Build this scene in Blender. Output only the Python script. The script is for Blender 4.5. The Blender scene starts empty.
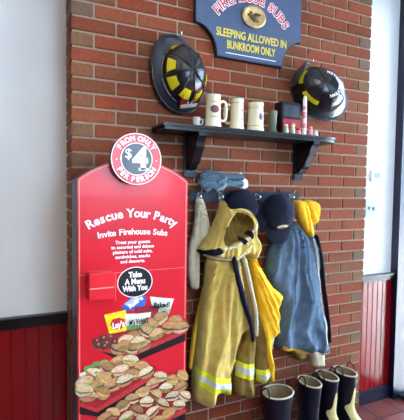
import bpy, bmesh, math, random
from mathutils import Vector, Matrix, noise
from mathutils.geometry import delaunay_2d_cdt
random.seed(7)
C = bpy.context.scene.collection
PI = math.pi

# ---------------------------------------------------------------- materials
def mat(name, col, rough=0.6, spec=0.5, metal=0.0, noise_amt=0.0, noise_scale=40.0, bump=0.0, bump_scale=200.0,
        col2=None, sheen=0.0, attr=None, emit=None, coat=0.0):
    m = bpy.data.materials.new(name); m.use_nodes = True
    nt = m.node_tree; b = nt.nodes['Principled BSDF']
    b.inputs['Roughness'].default_value = rough
    b.inputs['Metallic'].default_value = metal
    b.inputs['Specular IOR Level'].default_value = spec
    b.inputs['Sheen Weight'].default_value = sheen
    b.inputs['Coat Weight'].default_value = coat
    c = (col[0], col[1], col[2], 1)
    b.inputs['Base Color'].default_value = c
    tc = nt.nodes.new('ShaderNodeTexCoord')
    src = None
    if attr:
        a = nt.nodes.new('ShaderNodeAttribute'); a.attribute_name = attr
        src = a.outputs['Color']
        nt.links.new(src, b.inputs['Base Color'])
    if noise_amt > 0 or col2:
        n = nt.nodes.new('ShaderNodeTexNoise'); n.inputs['Scale'].default_value = noise_scale
        n.inputs['Detail'].default_value = 4
        nt.links.new(tc.outputs['Object'], n.inputs['Vector'])
        mx = nt.nodes.new('ShaderNodeMix'); mx.data_type = 'RGBA'
        if col2:
            mx.inputs['A'].default_value = c; mx.inputs['B'].default_value = (*col2, 1)
            r = nt.nodes.new('ShaderNodeMapRange'); r.inputs['From Min'].default_value = .38; r.inputs['From Max'].default_value = .62
            nt.links.new(n.outputs['Fac'], r.inputs['Value']); nt.links.new(r.outputs['Result'], mx.inputs['Factor'])
        else:
            mx.blend_type = 'MULTIPLY'; mx.inputs['Factor'].default_value = noise_amt
            if src: nt.links.new(src, mx.inputs['A'])
            else: mx.inputs['A'].default_value = c
            r = nt.nodes.new('ShaderNodeMapRange'); r.inputs['From Min'].default_value = .3; r.inputs['From Max'].default_value = .7
            r.inputs['To Min'].default_value = .3; r.inputs['To Max'].default_value = 1.4
            nt.links.new(n.outputs['Fac'], r.inputs['Value']); nt.links.new(r.outputs['Result'], mx.inputs['B'])
        nt.links.new(mx.outputs['Result'], b.inputs['Base Color'])
    if bump > 0:
        n2 = nt.nodes.new('ShaderNodeTexNoise'); n2.inputs['Scale'].default_value = bump_scale
        n2.inputs['Detail'].default_value = 3
        nt.links.new(tc.outputs['Object'], n2.inputs['Vector'])
        bp = nt.nodes.new('ShaderNodeBump'); bp.inputs['Strength'].default_value = bump; bp.inputs['Distance'].default_value = .002
        nt.links.new(n2.outputs['Fac'], bp.inputs['Height']); nt.links.new(bp.outputs['Normal'], b.inputs['Normal'])
    if emit:
        b.inputs['Emission Color'].default_value = (*emit[0], 1); b.inputs['Emission Strength'].default_value = emit[1]
    return m

def S(r, g, b):
    f = lambda v: ((v / 255 + .055) / 1.055) ** 2.4 if v > 10 else v / 255 / 12.92
    return (f(r), f(g), f(b))

M = {}
M['brick'] = mat('fired brick', (.4, .1, .06), .9, .15, attr='tint', noise_amt=.35, noise_scale=60, bump=.5, bump_scale=160)
M['mortar'] = mat('mortar', S(156, 138, 122), .95, .2, noise_amt=.2, noise_scale=90, bump=.4)
M['cream_wall'] = mat('cream painted plaster', S(238, 239, 238), .85, .3, noise_amt=.05, noise_scale=3, bump=.25, bump_scale=90)
M['white_wall'] = mat('white painted plaster', S(246, 248, 250), .7, .4, bump=.1, bump_scale=90)
M['red_board'] = mat('red painted beadboard', S(128, 6, 14), .2, .6)
M['black_paint'] = mat('black semigloss paint', S(14, 15, 20), .28, .45, bump=.1, bump_scale=30)
M['blue_black'] = mat('dark blue black aluminium', S(12, 22, 50), .3, .6)
M['ceiling'] = mat('ceiling tile white', S(235, 235, 230), .9, .2, noise_amt=.06)
M['plain'] = mat('brown grey painted wall', S(118, 108, 98), .9, .2)
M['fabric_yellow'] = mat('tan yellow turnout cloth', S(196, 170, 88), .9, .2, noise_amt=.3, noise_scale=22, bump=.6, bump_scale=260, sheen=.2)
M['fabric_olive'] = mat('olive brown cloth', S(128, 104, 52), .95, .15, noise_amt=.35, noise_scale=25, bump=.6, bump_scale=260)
M['fabric_amber'] = mat('amber yellow cloth', S(238, 186, 44), .85, .2, noise_amt=.25, noise_scale=24, bump=.5, bump_scale=260)
M['fabric_navy'] = mat('navy cloth', S(18, 22, 42), .9, .2, noise_amt=.2, noise_scale=50, bump=.4, bump_scale=300)
M['fabric_denim'] = mat('faded blue cloth', S(86, 107, 130), .95, .15, noise_amt=.35, noise_scale=28, bump=.6, bump_scale=260)
M['fabric_cream'] = mat('off white cloth', S(206, 198, 172), .95, .15, noise_amt=.2, noise_scale=30, bump=.6, bump_scale=260)
M['lime_tape'] = mat('lime yellow reflective tape', S(206, 212, 30), .5, .4)
M['silver_tape'] = mat('silver reflective tape', S(196, 198, 200), .35, .6, metal=.2)
M['glove'] = mat('blue grey knit glove', S(84, 104, 120), .95, .15, noise_amt=.4, noise_scale=60, bump=.8, bump_scale=300)
M['black_plastic'] = mat('black plastic', S(16, 18, 24), .3, .55)
M['helmet_shell'] = mat('black helmet shell', S(22, 22, 30), .3, .5, coat=.2)
M['helmet_brim'] = mat('dark grey helmet brim', S(52, 60, 74), .3, .6, coat=.2)
M['helmet_yellow'] = mat('yellow reflective patch', S(226, 214, 20), .5, .4)
M['shield_red'] = mat('red shield leather', S(140, 24, 30), .5, .5)
M['white'] = mat('white paint', S(236, 236, 232), .5, .4)
M['off_white'] = mat('cream glazed ceramic', S(232, 224, 190), .25, .6, coat=.3)
M['print_maroon'] = mat('maroon print', S(110, 44, 48), .5, .4)
M['print_slate'] = mat('slate blue print', S(80, 84, 110), .5, .4)
M['gold_line'] = mat('gold band', S(176, 146, 76), .4, .5)
M['chrome'] = mat('polished chrome', S(205, 208, 214), .2, .5, metal=1)
M['brass'] = mat('aged brass', S(188, 160, 108), .45, .5, metal=.5, noise_amt=.4, noise_scale=60, bump=.4)
M['brass_dark'] = mat('dark antique brass', S(104, 78, 44), .55, .4, metal=.3)
M['sign_blue'] = mat('slate blue painted board', S(60, 78, 110), .5, .4, noise_amt=.08, noise_scale=20)
M['sign_edge'] = mat('dark blue board edge', S(22, 30, 48), .5, .4)
M['sign_yellow'] = mat('yellow lettering', S(226, 202, 78), .5, .4)
M['sign_red'] = mat('red lettering', S(196, 40, 48), .5, .4)
M['stand_red'] = mat('glossy red display panel', S(192, 16, 36), .3, .45, coat=.1)
M['stand_edge'] = mat('dark display side', S(54, 58, 72), .45, .5)
M['badge_red'] = mat('red badge ring', S(196, 34, 52), .35, .5, coat=.2)
M['badge_grey'] = mat('charcoal badge centre', S(52, 58, 70), .35, .5, coat=.2)
M['letter_white'] = mat('white lettering', S(250, 245, 245), .4, .4)
M['ink_black'] = mat('black printed ink', S(20, 22, 28), .4, .4)
M['gold_rule'] = mat('pale gold printed line', S(238, 150, 130), .4, .4)
M['print'] = mat('printed food picture', (.5, .3, .2), .35, .45, attr='tint', noise_amt=.45, noise_scale=110)
M['holder_red'] = mat('red leaflet holder', S(206, 30, 44), .3, .5)
M['rubber'] = mat('black rubber boot', S(14, 18, 34), .4, .35, bump=.1, bump_scale=60)
M['rubber_cream'] = mat('cream rubber', S(214, 202, 140), .5, .4)
M['boot_lining'] = mat('beige felt lining', S(146, 128, 104), .95, .15, noise_amt=.3, noise_scale=80)
M['boot_rim'] = mat('cream boot rim', S(186, 178, 160), .6, .3)
M['bottle_green'] = mat('green brown glazed clay', S(84, 86, 62), .4, .5, noise_amt=.4, noise_scale=60)
M['box_black'] = mat('black cloth box', S(30, 30, 34), .7, .3)
M['box_red'] = mat('red printed card', S(168, 24, 40), .45, .4)
M['pink'] = mat('pink plastic', S(220, 130, 140), .4, .5)
M['pale_green'] = mat('pale green glaze', S(160, 178, 140), .4, .5)
M['plate'] = mat('pale blue plastic plate', S(190, 208, 220), .4, .4)
M['lcd'] = mat('grey green display', S(120, 150, 158), .3, .5)
M['wood_ridge'] = mat('brown leather', S(112, 84, 56), .7, .3)
M['lamp'] = mat('ceiling lamp diffuser', (1, 1, 1), .6, .2, emit=((1, .9, .76), 7.0))
M['asphalt'] = mat('pale concrete pavement', S(205, 206, 208), .9, .2, noise_amt=.2, noise_scale=6)

def glass_mat():
    m = bpy.data.materials.new('window glass'); m.use_nodes = True
    nt = m.node_tree; nt.nodes.clear()
    o = nt.nodes.new('ShaderNodeOutputMaterial'); t = nt.nodes.new('ShaderNodeBsdfTransparent'); g = nt.nodes.new('ShaderNodeBsdfGlossy')
    g.inputs['Roughness'].default_value = .02
    t.inputs['Color'].default_value = (.93, .96, .97, 1)
    f = nt.nodes.new('ShaderNodeFresnel'); f.inputs['IOR'].default_value = 1.45
    mx = nt.nodes.new('ShaderNodeMixShader')
    nt.links.new(f.outputs[0], mx.inputs[0]); nt.links.new(t.outputs[0], mx.inputs[1]); nt.links.new(g.outputs[0], mx.inputs[2])
    nt.links.new(mx.outputs[0], o.inputs[0]); return m
M['glass'] = glass_mat()

def tile_mat():
    m = bpy.data.materials.new('quarry tile floor'); m.use_nodes = True
    nt = m.node_tree; b = nt.nodes['Principled BSDF']
    tc = nt.nodes.new('ShaderNodeTexCoord'); mp = nt.nodes.new('ShaderNodeMapping')
    mp.inputs['Location'].default_value = (-1.868, .135, 0)
    br = nt.nodes.new('ShaderNodeTexBrick'); br.offset = 0; br.squash = 1
    br.inputs['Color1'].default_value = (*S(132, 70, 64), 1); br.inputs['Color2'].default_value = (*S(108, 56, 56), 1)
    br.inputs['Mortar'].default_value = (*S(62, 40, 42), 1)
    br.inputs['Scale'].default_value = 1; br.inputs['Mortar Size'].default_value = .006; br.inputs['Mortar Smooth'].default_value = .1
    br.inputs['Brick Width'].default_value = .2032; br.inputs['Row Height'].default_value = .2032; br.inputs['Bias'].default_value = 0
    nt.links.new(tc.outputs['Object'], mp.inputs['Vector']); nt.links.new(mp.outputs[0], br.inputs['Vector'])
    nt.links.new(br.outputs['Color'], b.inputs['Base Color'])
    b.inputs['Roughness'].default_value = .3
    bp = nt.nodes.new('ShaderNodeBump'); bp.inputs['Strength'].default_value = .5; bp.inputs['Distance'].default_value = .003; bp.invert = True
    nt.links.new(br.outputs['Fac'], bp.inputs['Height']); nt.links.new(bp.outputs[0], b.inputs['Normal'])
    return m
M['tile'] = tile_mat()

# ---------------------------------------------------------------- mesh helpers
class MB:
    def __init__(s): s.v = []; s.f = []; s.c = []
    def add(s, vs, fs, col=(1, 1, 1)):
        o = len(s.v); s.v += [tuple(v) for v in vs]
        for f in fs: s.f.append([i + o for i in f]); s.c.append(col)
        return s
    def box(s, a, b, col=(1, 1, 1), bev=0):
        x0, y0, z0 = a; x1, y1, z1 = b
        if bev > 0:
            bm = bmesh.new(); bmesh.ops.create_cube(bm, size=1)
            for v in bm.verts:
                v.co = Vector((x0 + (v.co.x + .5) * (x1 - x0), y0 + (v.co.y + .5) * (y1 - y0), z0 + (v.co.z + .5) * (z1 - z0)))
            bmesh.ops.bevel(bm, geom=bm.edges[:], offset=bev, segments=2, affect='EDGES')
            bm.verts.index_update()
            s.add([v.co for v in bm.verts], [[v.index for v in f.verts] for f in bm.faces], col); bm.free(); return s
        return s.add([(x0, y0, z0), (x1, y0, z0), (x1, y1, z0), (x0, y1, z0), (x0, y0, z1), (x1, y0, z1), (x1, y1, z1), (x0, y1, z1)],
              [(0, 3, 2, 1), (4, 5, 6, 7), (0, 1, 5, 4), (1, 2, 6, 5), (2, 3, 7, 6), (3, 0, 4, 7)], col)
    def prism(s, pts, y0, y1, col=(1, 1, 1)):
        """outline in the (x, z) plane extruded from y0 (front) to y1 (back)"""
        a = sum(pts[i][0] * pts[(i + 1) % len(pts)][1] - pts[(i + 1) % len(pts)][0] * pts[i][1] for i in range(len(pts)))
        if a < 0: pts = pts[::-1]
        n = len(pts)
        vs = [(x, y0, z) for x, z in pts] + [(x, y1, z) for x, z in pts]
        fs = [list(range(n)), list(range(2 * n - 1, n - 1, -1))] + [[i, i + n, (i + 1) % n + n, (i + 1) % n] for i in range(n)]
        return s.add(vs, fs, col)
    def tube(s, pts, r, seg=10, flat=None, closed=False, cap=True, col=(1, 1, 1)):
        """round tube through 3D points; r a number or list; flat = (axis vector, factor) squashes the section along that axis"""
        pts = [Vector(p) for p in pts]; n = len(pts)
        rs = r if isinstance(r, (list, tuple)) else [r] * n
        rings = []; prev = None
        for i, p in enumerate(pts):
            if closed: t = pts[(i + 1) % n] - pts[i - 1]
            else: t = pts[min(i + 1, n - 1)] - pts[max(i - 1, 0)]
            t.normalize()
            if prev is None:
                u = t.orthogonal().normalized()
            else:
                u = (prev - t * prev.dot(t)).normalized()
            prev = u; w = t.cross(u)
            ring = []
            for k in range(seg):
                a = 2 * PI * k / seg; d = (u * math.cos(a) + w * math.sin(a)) * rs[i]
                if flat:
                    ax = Vector(flat[0]).normalized(); d = d - ax * d.dot(ax) * (1 - flat[1])
                ring.append(p + d)
            rings.append(ring)
        vs = [v for rg in rings for v in rg]; fs = []
        m = n if closed else n - 1
        for i in range(m):
            for k in range(seg):
                a = i * seg + k; b_ = i * seg + (k + 1) % seg; c_ = ((i + 1) % n) * seg + (k + 1) % seg; d_ = ((i + 1) % n) * seg + k
                fs.append((a, b_, c_, d_))
        if cap and not closed:
            fs.append(list(range(seg))[::-1]); fs.append([(n - 1) * seg + k for k in range(seg)])
        return s.add(vs, fs, col)
    def lathe(s, prof, c=(0, 0, 0), seg=28, sx=1, sy=1, mtx=None, col=(1, 1, 1)):
        vs = []; fs = []; n = len(prof)
        for k in range(seg):
            a = 2 * PI * k / seg
            for r, z in prof:
                v = Vector((r * sx * math.cos(a), r * sy * math.sin(a), z))
                if mtx: v = mtx @ v
                vs.append(v + Vector(c))
        for k in range(seg):
            for i in range(n - 1):
                fs.append((k * n + i, ((k + 1) % seg) * n + i, ((k + 1) % seg) * n + i + 1, k * n + i + 1))
        fs.append([k * n for k in range(seg)][::-1]); fs.append([k * n + n - 1 for k in range(seg)])
        return s.add(vs, fs, col)
    def build(s, name, m, parent=None, smooth=False, colours=False, weld=False, loc=(0, 0, 0)):
        me = bpy.data.meshes.new(name)
        L = Vector(loc)
        me.from_pydata([tuple(Vector(v) - L) for v in s.v], [], s.f)
        if colours:
            at = me.color_attributes.new('tint', 'FLOAT_COLOR', 'CORNER')
            i = 0
            for p, c in zip(me.polygons, s.c):
                for _ in p.loop_indices:
                    at.data[i].color = (*c, 1); i += 1
        bm = bmesh.new(); bm.from_mesh(me)
        if weld: bmesh.ops.remove_doubles(bm, verts=bm.verts, dist=1e-5)
        bmesh.ops.recalc_face_normals(bm, faces=bm.faces)
        bm.to_mesh(me); bm.free()
        me.materials.append(m)
        if smooth:
            for p in me.polygons: p.use_smooth = True
            try: me.set_sharp_from_angle(angle=math.radians(smooth if smooth is not True else 50))
            except Exception: pass
        o = bpy.data.objects.new(name, me); C.objects.link(o)
        if parent:
            o.parent = parent; o.location = L - wloc(parent)
        else: o.location = L
        return o

def wloc(o):
    v = Vector(o.location)
    while o.parent: o = o.parent; v += Vector(o.location)
    return v
def empty(name, loc, label, cat, group=None):
    o = bpy.data.objects.new(name, None); C.objects.link(o); o.location = loc; o.empty_display_size = .05
    o['label'] = label; o['category'] = cat
    if group: o['group'] = group
    return o
def tag(o, label, cat, group=None):
    o['label'] = label; o['category'] = cat
    if group: o['group'] = group
    return o
def lab(o, t): o['label'] = t; return o
def struct(o): o['kind'] = 'structure'; return o
def part(mb, name, m, parent, **k):
    return mb.build(name, m, parent, **k)

def spline(pts, per=6, closed=True):
    n = len(pts); out = []
    D = len(pts[0])
    for i in range(n if closed else n - 1):
        p = [pts[(i + j) % n] if closed else pts[min(max(i + j, 0), n - 1)] for j in (-1, 0, 1, 2)]
        for k in range(per):
            t = k / per
            out.append(tuple(.5 * (2 * p[1][d] + (p[2][d] - p[0][d]) * t + (2 * p[0][d] - 5 * p[1][d] + 4 * p[2][d] - p[3][d]) * t * t
                                   + (3 * p[1][d] - p[0][d] - 3 * p[2][d] + p[3][d]) * t ** 3) for d in range(D)))
    if not closed: out.append(tuple(pts[-1]))
    return out
def inside(x, z, poly):
    c = False; n = len(poly); j = n - 1
    for i in range(n):
        xi, zi = poly[i]; xj, zj = poly[j]
        if (zi > z) != (zj > z) and x < (xj - xi) * (z - zi) / (zj - zi) + xi: c = not c
        j = i
    return c
def segdist(x, z, poly):
    best = 9
    for i in range(len(poly)):
        ax, az = poly[i - 1]; bx, bz = poly[i]; dx = bx - ax; dz = bz - az; L = dx * dx + dz * dz or 1e-9
        t = max(0, min(1, ((x - ax) * dx + (z - az) * dz) / L)); d = (x - ax - t * dx) ** 2 + (z - az - t * dz) ** 2
        if d < best: best = d
    return math.sqrt(best)
def mesh_outline(poly, step):
    xs = [p[0] for p in poly]; zs = [p[1] for p in poly]
    pts = list(poly); n = len(poly)
    x = min(xs)
    r = 0
    z = min(zs)
    while z < max(zs):
        x = min(xs) + (r % 2) * step / 2
        while x < max(xs):
            if inside(x, z, poly) and segdist(x, z, poly) > step * .45: pts.append((x, z))
            x += step
        z += step * .87; r += 1
    res = delaunay_2d_cdt([Vector(p) for p in pts], [(i, (i + 1) % n) for i in range(n)], [], 1, 1e-6)
    return [tuple(v) for v in res[0]], [list(f) for f in res[2]]

class Cloth:
    """a padded hanging cloth shape: outline in (x, z), domed towards the room, with folds fanning from a pivot"""
    def __init__(s, pts, y0, T, R=.05, fold=.006, k=14, pivot=None, seed=0, per=5, slope=0, back=.25, dirx=0):
        s.o = spline(pts, per); s.y0 = y0; s.T = T; s.R = R; s.fold = fold; s.k = k; s.seed = seed; s.back = back
        zs = [p[1] for p in s.o]; xs = [p[0] for p in s.o]
        s.pivot = pivot or (sum(xs) / len(xs), max(zs) + .5); s.slope = slope; s.zt = max(zs); s.dent = None
    def h(s, x, z):
        d = segdist(x, z, s.o) if inside(x, z, s.o) else 0
        q = 1 - min(d / s.R, 1); return math.sqrt(max(0, 1 - q * q)), d
    def folds(s, x, z):
        px, pz = s.pivot; a = math.atan2(x - px, pz - z); r = math.hypot(x - px, z - pz)
        w = noise.noise(Vector((x * 4, s.seed, z * 4))) * .9
        u = a * s.k * 1.1 + w
        v = noise.noise(Vector((u, r * 2.2, s.seed * 3.1)))
        v = 1 - 3.2 * abs(v)
        v2 = noise.noise(Vector((u * 2.3, r * 5, s.seed + 5)))
        v3 = noise.noise(Vector((x * 34, s.seed + 9, z * 20)))
        return s.fold * (.9 * v + .8 * v2 + .3 * v3)
    def y(s, x, z):
        g, d = s.h(x, z); r = min(1, d / .012)
        if s.dent:
            po, dep, ramp = s.dent
            if inside(x, z, po):
                e = min(segdist(x, z, po) / ramp, 1); g -= dep / s.T * math.sin(e * PI / 2)
        return s.y0 + s.slope * (s.zt - z) - g * s.T - s.folds(x, z) * r
    def build(s, name, m, parent, step=.011):
        V, F = mesh_outline(s.o, step); mb = MB(); nb = len(V)
        front = []; idx = {}; back = []
        bd = set()
        from collections import Counter
        ec = Counter()
        for f in F:
            for i in range(len(f)):
                e = tuple(sorted((f[i], f[i - 1]))); ec[e] += 1
        for e, c in ec.items():
            if c == 1: bd |= set(e)
        vs = [(x, s.y(x, z), z) for x, z in V]; bi = {}
        for i, (x, z) in enumerate(V):
            if i not in bd:
                bi[i] = len(vs); g, d = s.h(x, z)
                vs.append((x, min(s.y0 + s.slope * (s.zt - z) + g * s.T * s.back, -.004), z))
        fs = [f for f in F] + [[bi.get(i, i) for i in f][::-1] for f in F]
        mb.add(vs, fs)
        return mb.build(name, m, parent, smooth=80)
    def patch(s, name, pts, m, parent, off=.003, step=.008, smooth_pts=False, thick=.003):
        poly = spline(pts, 4) if smooth_pts else pts
        V, F = mesh_outline(dens(poly, step), step); n = len(V)
        vs = [(x, s.y(x, z) - off, z) for x, z in V] + [(x, s.y(x, z) - off + thick, z) for x, z in V]
        fs = [f for f in F] + [[i + n for i in f][::-1] for f in F]
        from collections import Counter
        ec = Counter(tuple(sorted((f[i], f[i - 1]))) for f in F for i in range(len(f)))
        for (a, b), c in ec.items():
            if c == 1: fs.append((a, b, b + n, a + n))
        return MB().add(vs, fs).build(name, m, parent, smooth=60)
def dens(poly, step):
    out = []
    for i in range(len(poly)):
        a = poly[i - 1]; b = poly[i]; L = math.dist(a, b); k = max(1, int(L / step))
        for j in range(k): out.append((a[0] + (b[0] - a[0]) * j / k, a[1] + (b[1] - a[1]) * j / k))
    return out
def strip(pts, w):
    """closed outline of a ribbon of width w (number or list) along a 2D path"""
    l = []; r = []; n = len(pts)
    for i, p in enumerate(pts):
        a = pts[max(i - 1, 0)]; b = pts[min(i + 1, n - 1)]; dx = b[0] - a[0]; dz = b[1] - a[1]; L = math.hypot(dx, dz) or 1
        ww = (w[i] if isinstance(w, (list, tuple)) else w) / 2
        l.append((p[0] - dz / L * ww, p[1] + dx / L * ww)); r.append((p[0] + dz / L * ww, p[1] - dx / L * ww))
    return l + r[::-1]

# lettering --------------------------------------------------------
_tc = {}
def glyphs(t, size, bold, ext):
    key = (t, size, bold, ext)
    if key in _tc: return _tc[key]
    cu = bpy.data.curves.new('lettering', 'FONT'); cu.body = t; cu.size = size; cu.offset = bold; cu.extrude = ext; cu.resolution_u = 3
    cu.align_x = 'CENTER'; cu.align_y = 'CENTER'
    o = bpy.data.objects.new('lettering', cu); C.objects.link(o)
    dg = bpy.context.evaluated_depsgraph_get(); me = o.evaluated_get(dg).to_mesh()
    v = [tuple(q.co) for q in me.vertices]; f = [list(p.vertices) for p in me.polygons]
    o.evaluated_get(dg).to_mesh_clear(); bpy.data.objects.remove(o); bpy.data.curves.remove(cu)
    _tc[key] = (v, f); return v, f
def write(mb, t, cx, cz, y, size, bold=0, ang=0, width=None, ext=.0006, shear=0):
    v, f = glyphs(t, size, bold, ext)
    if not v: return
    sx = 1
    if width:
        w = max(q[0] for q in v) - min(q[0] for q in v); sx = width / w
    ca, sa = math.cos(ang), math.sin(ang)
    out = []
    for x, yy, z in v:
        x = x * sx + shear * yy
        out.append((cx + x * ca - yy * sa, y - z, cz + x * sa + yy * ca))
    mb.add(out, f)
def advance(ch):
    return {'i': .28, 'l': .28, 'I': .32, ' ': .36, 't': .38, 'r': .42, 'f': .38, "'": .25, 'm': .92, 'M': .9, 'W': .98, 'w': .8, '$': .65, 'J': .5, 's': .56, 'j': .3}.get(ch, .78 if ch.isupper() else .62)
def write_arc(mb, t, cx, cz, R, mid, y, size, span, bold=0, inner=False, ext=.0006, sx=1.0):
    """letters along a circle; mid = angle of the middle (radians); span = total angle; inner: text below the centre reading left to right"""
    ws = [advance(c) for c in t]; tot = sum(ws); acc = 0
    for c, w in zip(t, ws):
        fr = (acc + w / 2) / tot; acc += w
        if c == ' ': continue
        if not inner:
            a = mid + span / 2 - fr * span; rot = a - PI / 2
        else:
            a = mid - span / 2 + fr * span; rot = a + PI / 2
        v, f = glyphs(c, size, bold, ext)
        cw = max(q[0] for q in v) - min(q[0] for q in v)
        write(mb, c, cx + R * math.cos(a), cz + R * math.sin(a), y, size, bold, rot, ext=ext, width=cw * sx)

def circle(cx, cz, r, n=48, rz=None, a0=0, a1=2 * PI):
    rz = rz or r
    return [(cx + r * math.cos(a0 + (a1 - a0) * i / n), cz + rz * math.sin(a0 + (a1 - a0) * i / n)) for i in range(n)]
def ring(mb, cx, cz, r0, r1, y0, y1, n=64):
    vs = []; fs = []
    for i in range(n):
        a = 2 * PI * i / n; c, s_ = math.cos(a), math.sin(a)
        for r in (r0, r1):
            for y in (y0, y1): vs.append((cx + r * c, y, cz + r * s_))
    for i in range(n):
        j = (i + 1) % n; A = i * 4; B = j * 4
        fs += [(A, A + 2, B + 2, B), (A + 1, B + 1, B + 3, A + 3), (A, B, B + 1, A + 1), (A + 2, A + 3, B + 3, B + 2)]
    mb.add(vs, fs)

# ================================================================ THE SETTING
W_, H_ = .2032, .0677          # brick module
DL = .2                        # how far the pilaster stands out on the left
ZC = 2.9
def wall(name, a, b, m): return struct(MB().box(a, b).build(name, m))

struct(MB().box((-3.6, -4.6, -.1), (2.2, .32, 0)).build('floor', M['tile']))
struct(MB().box((-3.6, -4.6, ZC), (2.3, .32, ZC + .1)).build('ceiling', M['ceiling']))

# brick pilaster: every brick modelled in one mesh
mb = MB(); g = .005
k = -11
while True:
    zt = 2.219 - k * H_
    if zt < 0: break
    z0, z1 = max(zt - H_ + g, 0), min(zt - g, ZC)
    if z1 > z0 + .004:
        xs = []; full = (k % 2 == 0)
        x = 0
        if full: cuts = [i * W_ for i in range(10)]
        else: cuts = [0] + [(i + .5) * W_ for i in range(9)] + [9 * W_]
        for i in range(len(cuts) - 1):
            a, b = cuts[i], cuts[i + 1]
            last = i == len(cuts) - 2; first = i == 0
            xa = a if first else a + g; xb = b if last else b - g
            t = random.random(); t2 = random.random()
            header = (not full) and (first or last)
            if header:
                c = [(.2, .1, .055), (.18, .088, .048), (.21, .08, .042), (.155, .096, .065)][int(t * 4)]
            else:
                c = (.165 + .07 * t, .041 + .024 * t2, .019 + .013 * t2)
            j = .0015 * (t2 - .5)
            yb = .1 if (full or not first) else DL
            mb.box((xa, j, z0), (xb, yb, z1), c, bev=.0025)
            if full and first: mb.box((xa, .11, z0), (.1, DL, z1), (.23, .08, .045), bev=.0025)
    k += 1
bk = struct(mb.build('wall_middle', M['brick'], colours=True))
mo = MB().box((.006, .006, 0), (9 * W_ - .006, DL + .01, ZC)).build('mortar_bed', M['mortar'], bk)

wall('wall_left', (-3.6, DL, 0), (.3, DL + .1, ZC), M['cream_wall'])
wall('wall_right', (9 * W_ - .02, .05, 0), (2.3, .15, ZC), M['white_wall'])
wall('wall_far_left', (-3.7, -4.6, 0), (-3.6, .3, ZC), M['plain'])
# wall behind the camera; its unseen window band is added and shaped for the light
mb = MB()
mb.box((-3.6, -4.7, 0), (2.3, -4.6, 1.3)); mb.box((-3.6, -4.7, 2.75), (2.3, -4.6, ZC)); mb.box((-3.6, -4.7, 1.3), (.45, -4.6, 2.75)); mb.box((2.1, -4.7, 1.3), (2.3, -4.6, 2.75))
struct(mb.build('wall_front', M['plain']))
w2 = struct(MB().box((.45, -4.655, 1.3), (2.1, -4.645, 2.75)).build('added_window', M['glass']))
mb = MB()
for x in (.45, 1.25, 2.05): mb.box((x, -4.68, 1.3), (x + .05, -4.62, 2.75))
mb.box((.45, -4.68, 1.3), (2.1, -4.62, 1.35)); mb.box((.45, -4.68, 2.7), (2.1, -4.62, 2.75))
mb.build('window_frame', M['blue_black'], w2)
# storefront glazing on the right
w1 = struct(MB().box((2.228, -4.6, .025), (2.238, -.006, 2.7)).build('window_1', M['glass']))
mb = MB()
mb.box((2.142, -.008, 0), (2.3, .05, ZC))
for y in (-.62, -1.85, -3.1, -4.58): mb.box((2.2, y - .03, 0), (2.27, y + .03, ZC))
mb.box((2.2, -4.6, 0), (2.26, -.006, .03)); mb.box((2.2, -4.6, 2.66), (2.27, -.006, ZC))
mb.build('window_frame', M['blue_black'], w1)

def beadboard(name, x0, x1, y, z0, z1, m, pitch=.055):
    pts = []; x = x0
    while x < x1 - 1e-6:
        xe = min(x + pitch, x1); pts += [(x, y), (max(xe - .008, x), y)]
        if xe < x1: pts += [(xe - .006, y + .004), (xe - .004, y + .004), (xe - .001, y)]
        x = xe
    pts.append((x1, y)); n = len(pts)
    vs = [(a, b, z0) for a, b in pts] + [(a, b, z1) for a, b in pts] + [(x0, y + .006, z0), (x1, y + .006, z0), (x0, y + .006, z1), (x1, y + .006, z1)]
    fs = [(i, i + 1, i + 1 + n, i + n) for i in range(n - 1)] + [(2 * n, 2 * n + 1, 2 * n + 3, 2 * n + 2)]
    return struct(MB().add(vs, fs).build(name, m))
LT, LB = (0.001, 0.826), (0.001, 0.770)
RT, RB = (1.844, 0.890), (1.846, 0.843)
beadboard('trim_1', -3.6, -.002, DL - .012, .1, LB[1] + .01, M['red_board'], .062)
beadboard('trim_2', 9 * W_, 2.142, .038, .09, RB[1] + .01, M['red_board'], .046)
mb = MB().box((-3.6, DL - .03, LB[1]), (-.001, DL, LT[1] - .008), bev=.004).box((-3.6, DL - .042, LT[1] - .014), (-.001, DL, LT[1]), bev=.003)
struct(mb.build('trim_3', M['black_paint']))
mb = MB().box((9 * W_, .02, RB[1]), (2.142, .05, RT[1] - .008), bev=.004).box((9 * W_, .008, RT[1] - .014), (2.15, .05, RT[1]), bev=.003)
struct(mb.build('trim_4', M['black_paint']))
struct(MB().box((-3.6, DL - .03, 0), (-.001, DL, .1), bev=.004).build('baseboard_left', M['black_paint']))
struct(MB().box((9 * W_, .022, 0), (2.142, .05, .082), bev=.003).box((9 * W_, .026, .082), (2.142, .05, .092), bev=.002).build('baseboard_right', M['blue_black']))

# ceiling lamps
def lamp(x, y, label):
    t = empty('ceiling_lamp', (x, y, ZC), label, 'ceiling lamp', 'ceiling lamps')
    mb = MB(); w, d = .6, .3
    for a, b in (((-w, -d), (w, -d + .03)), ((-w, d - .03), (w, d)), ((-w, -d + .03), (-w + .03, d - .03)), ((w - .03, -d + .03), (w, d - .03))):
        mb.box((x + a[0], y + a[1], ZC - .05), (x + b[0], y + b[1], ZC))
    mb.build('frame', M['white'], t)
    MB().box((x - w + .03, y - d + .03, ZC - .03), (x + w - .03, y + d - .03, ZC - .015)).build('diffuser', M['lamp'], t)
lamp(.3, -2.2, 'white rectangular ceiling lamp in front of the brick pilaster')
lamp(-2.0, -2.2, 'white rectangular ceiling lamp in front of the cream wall')

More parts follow.
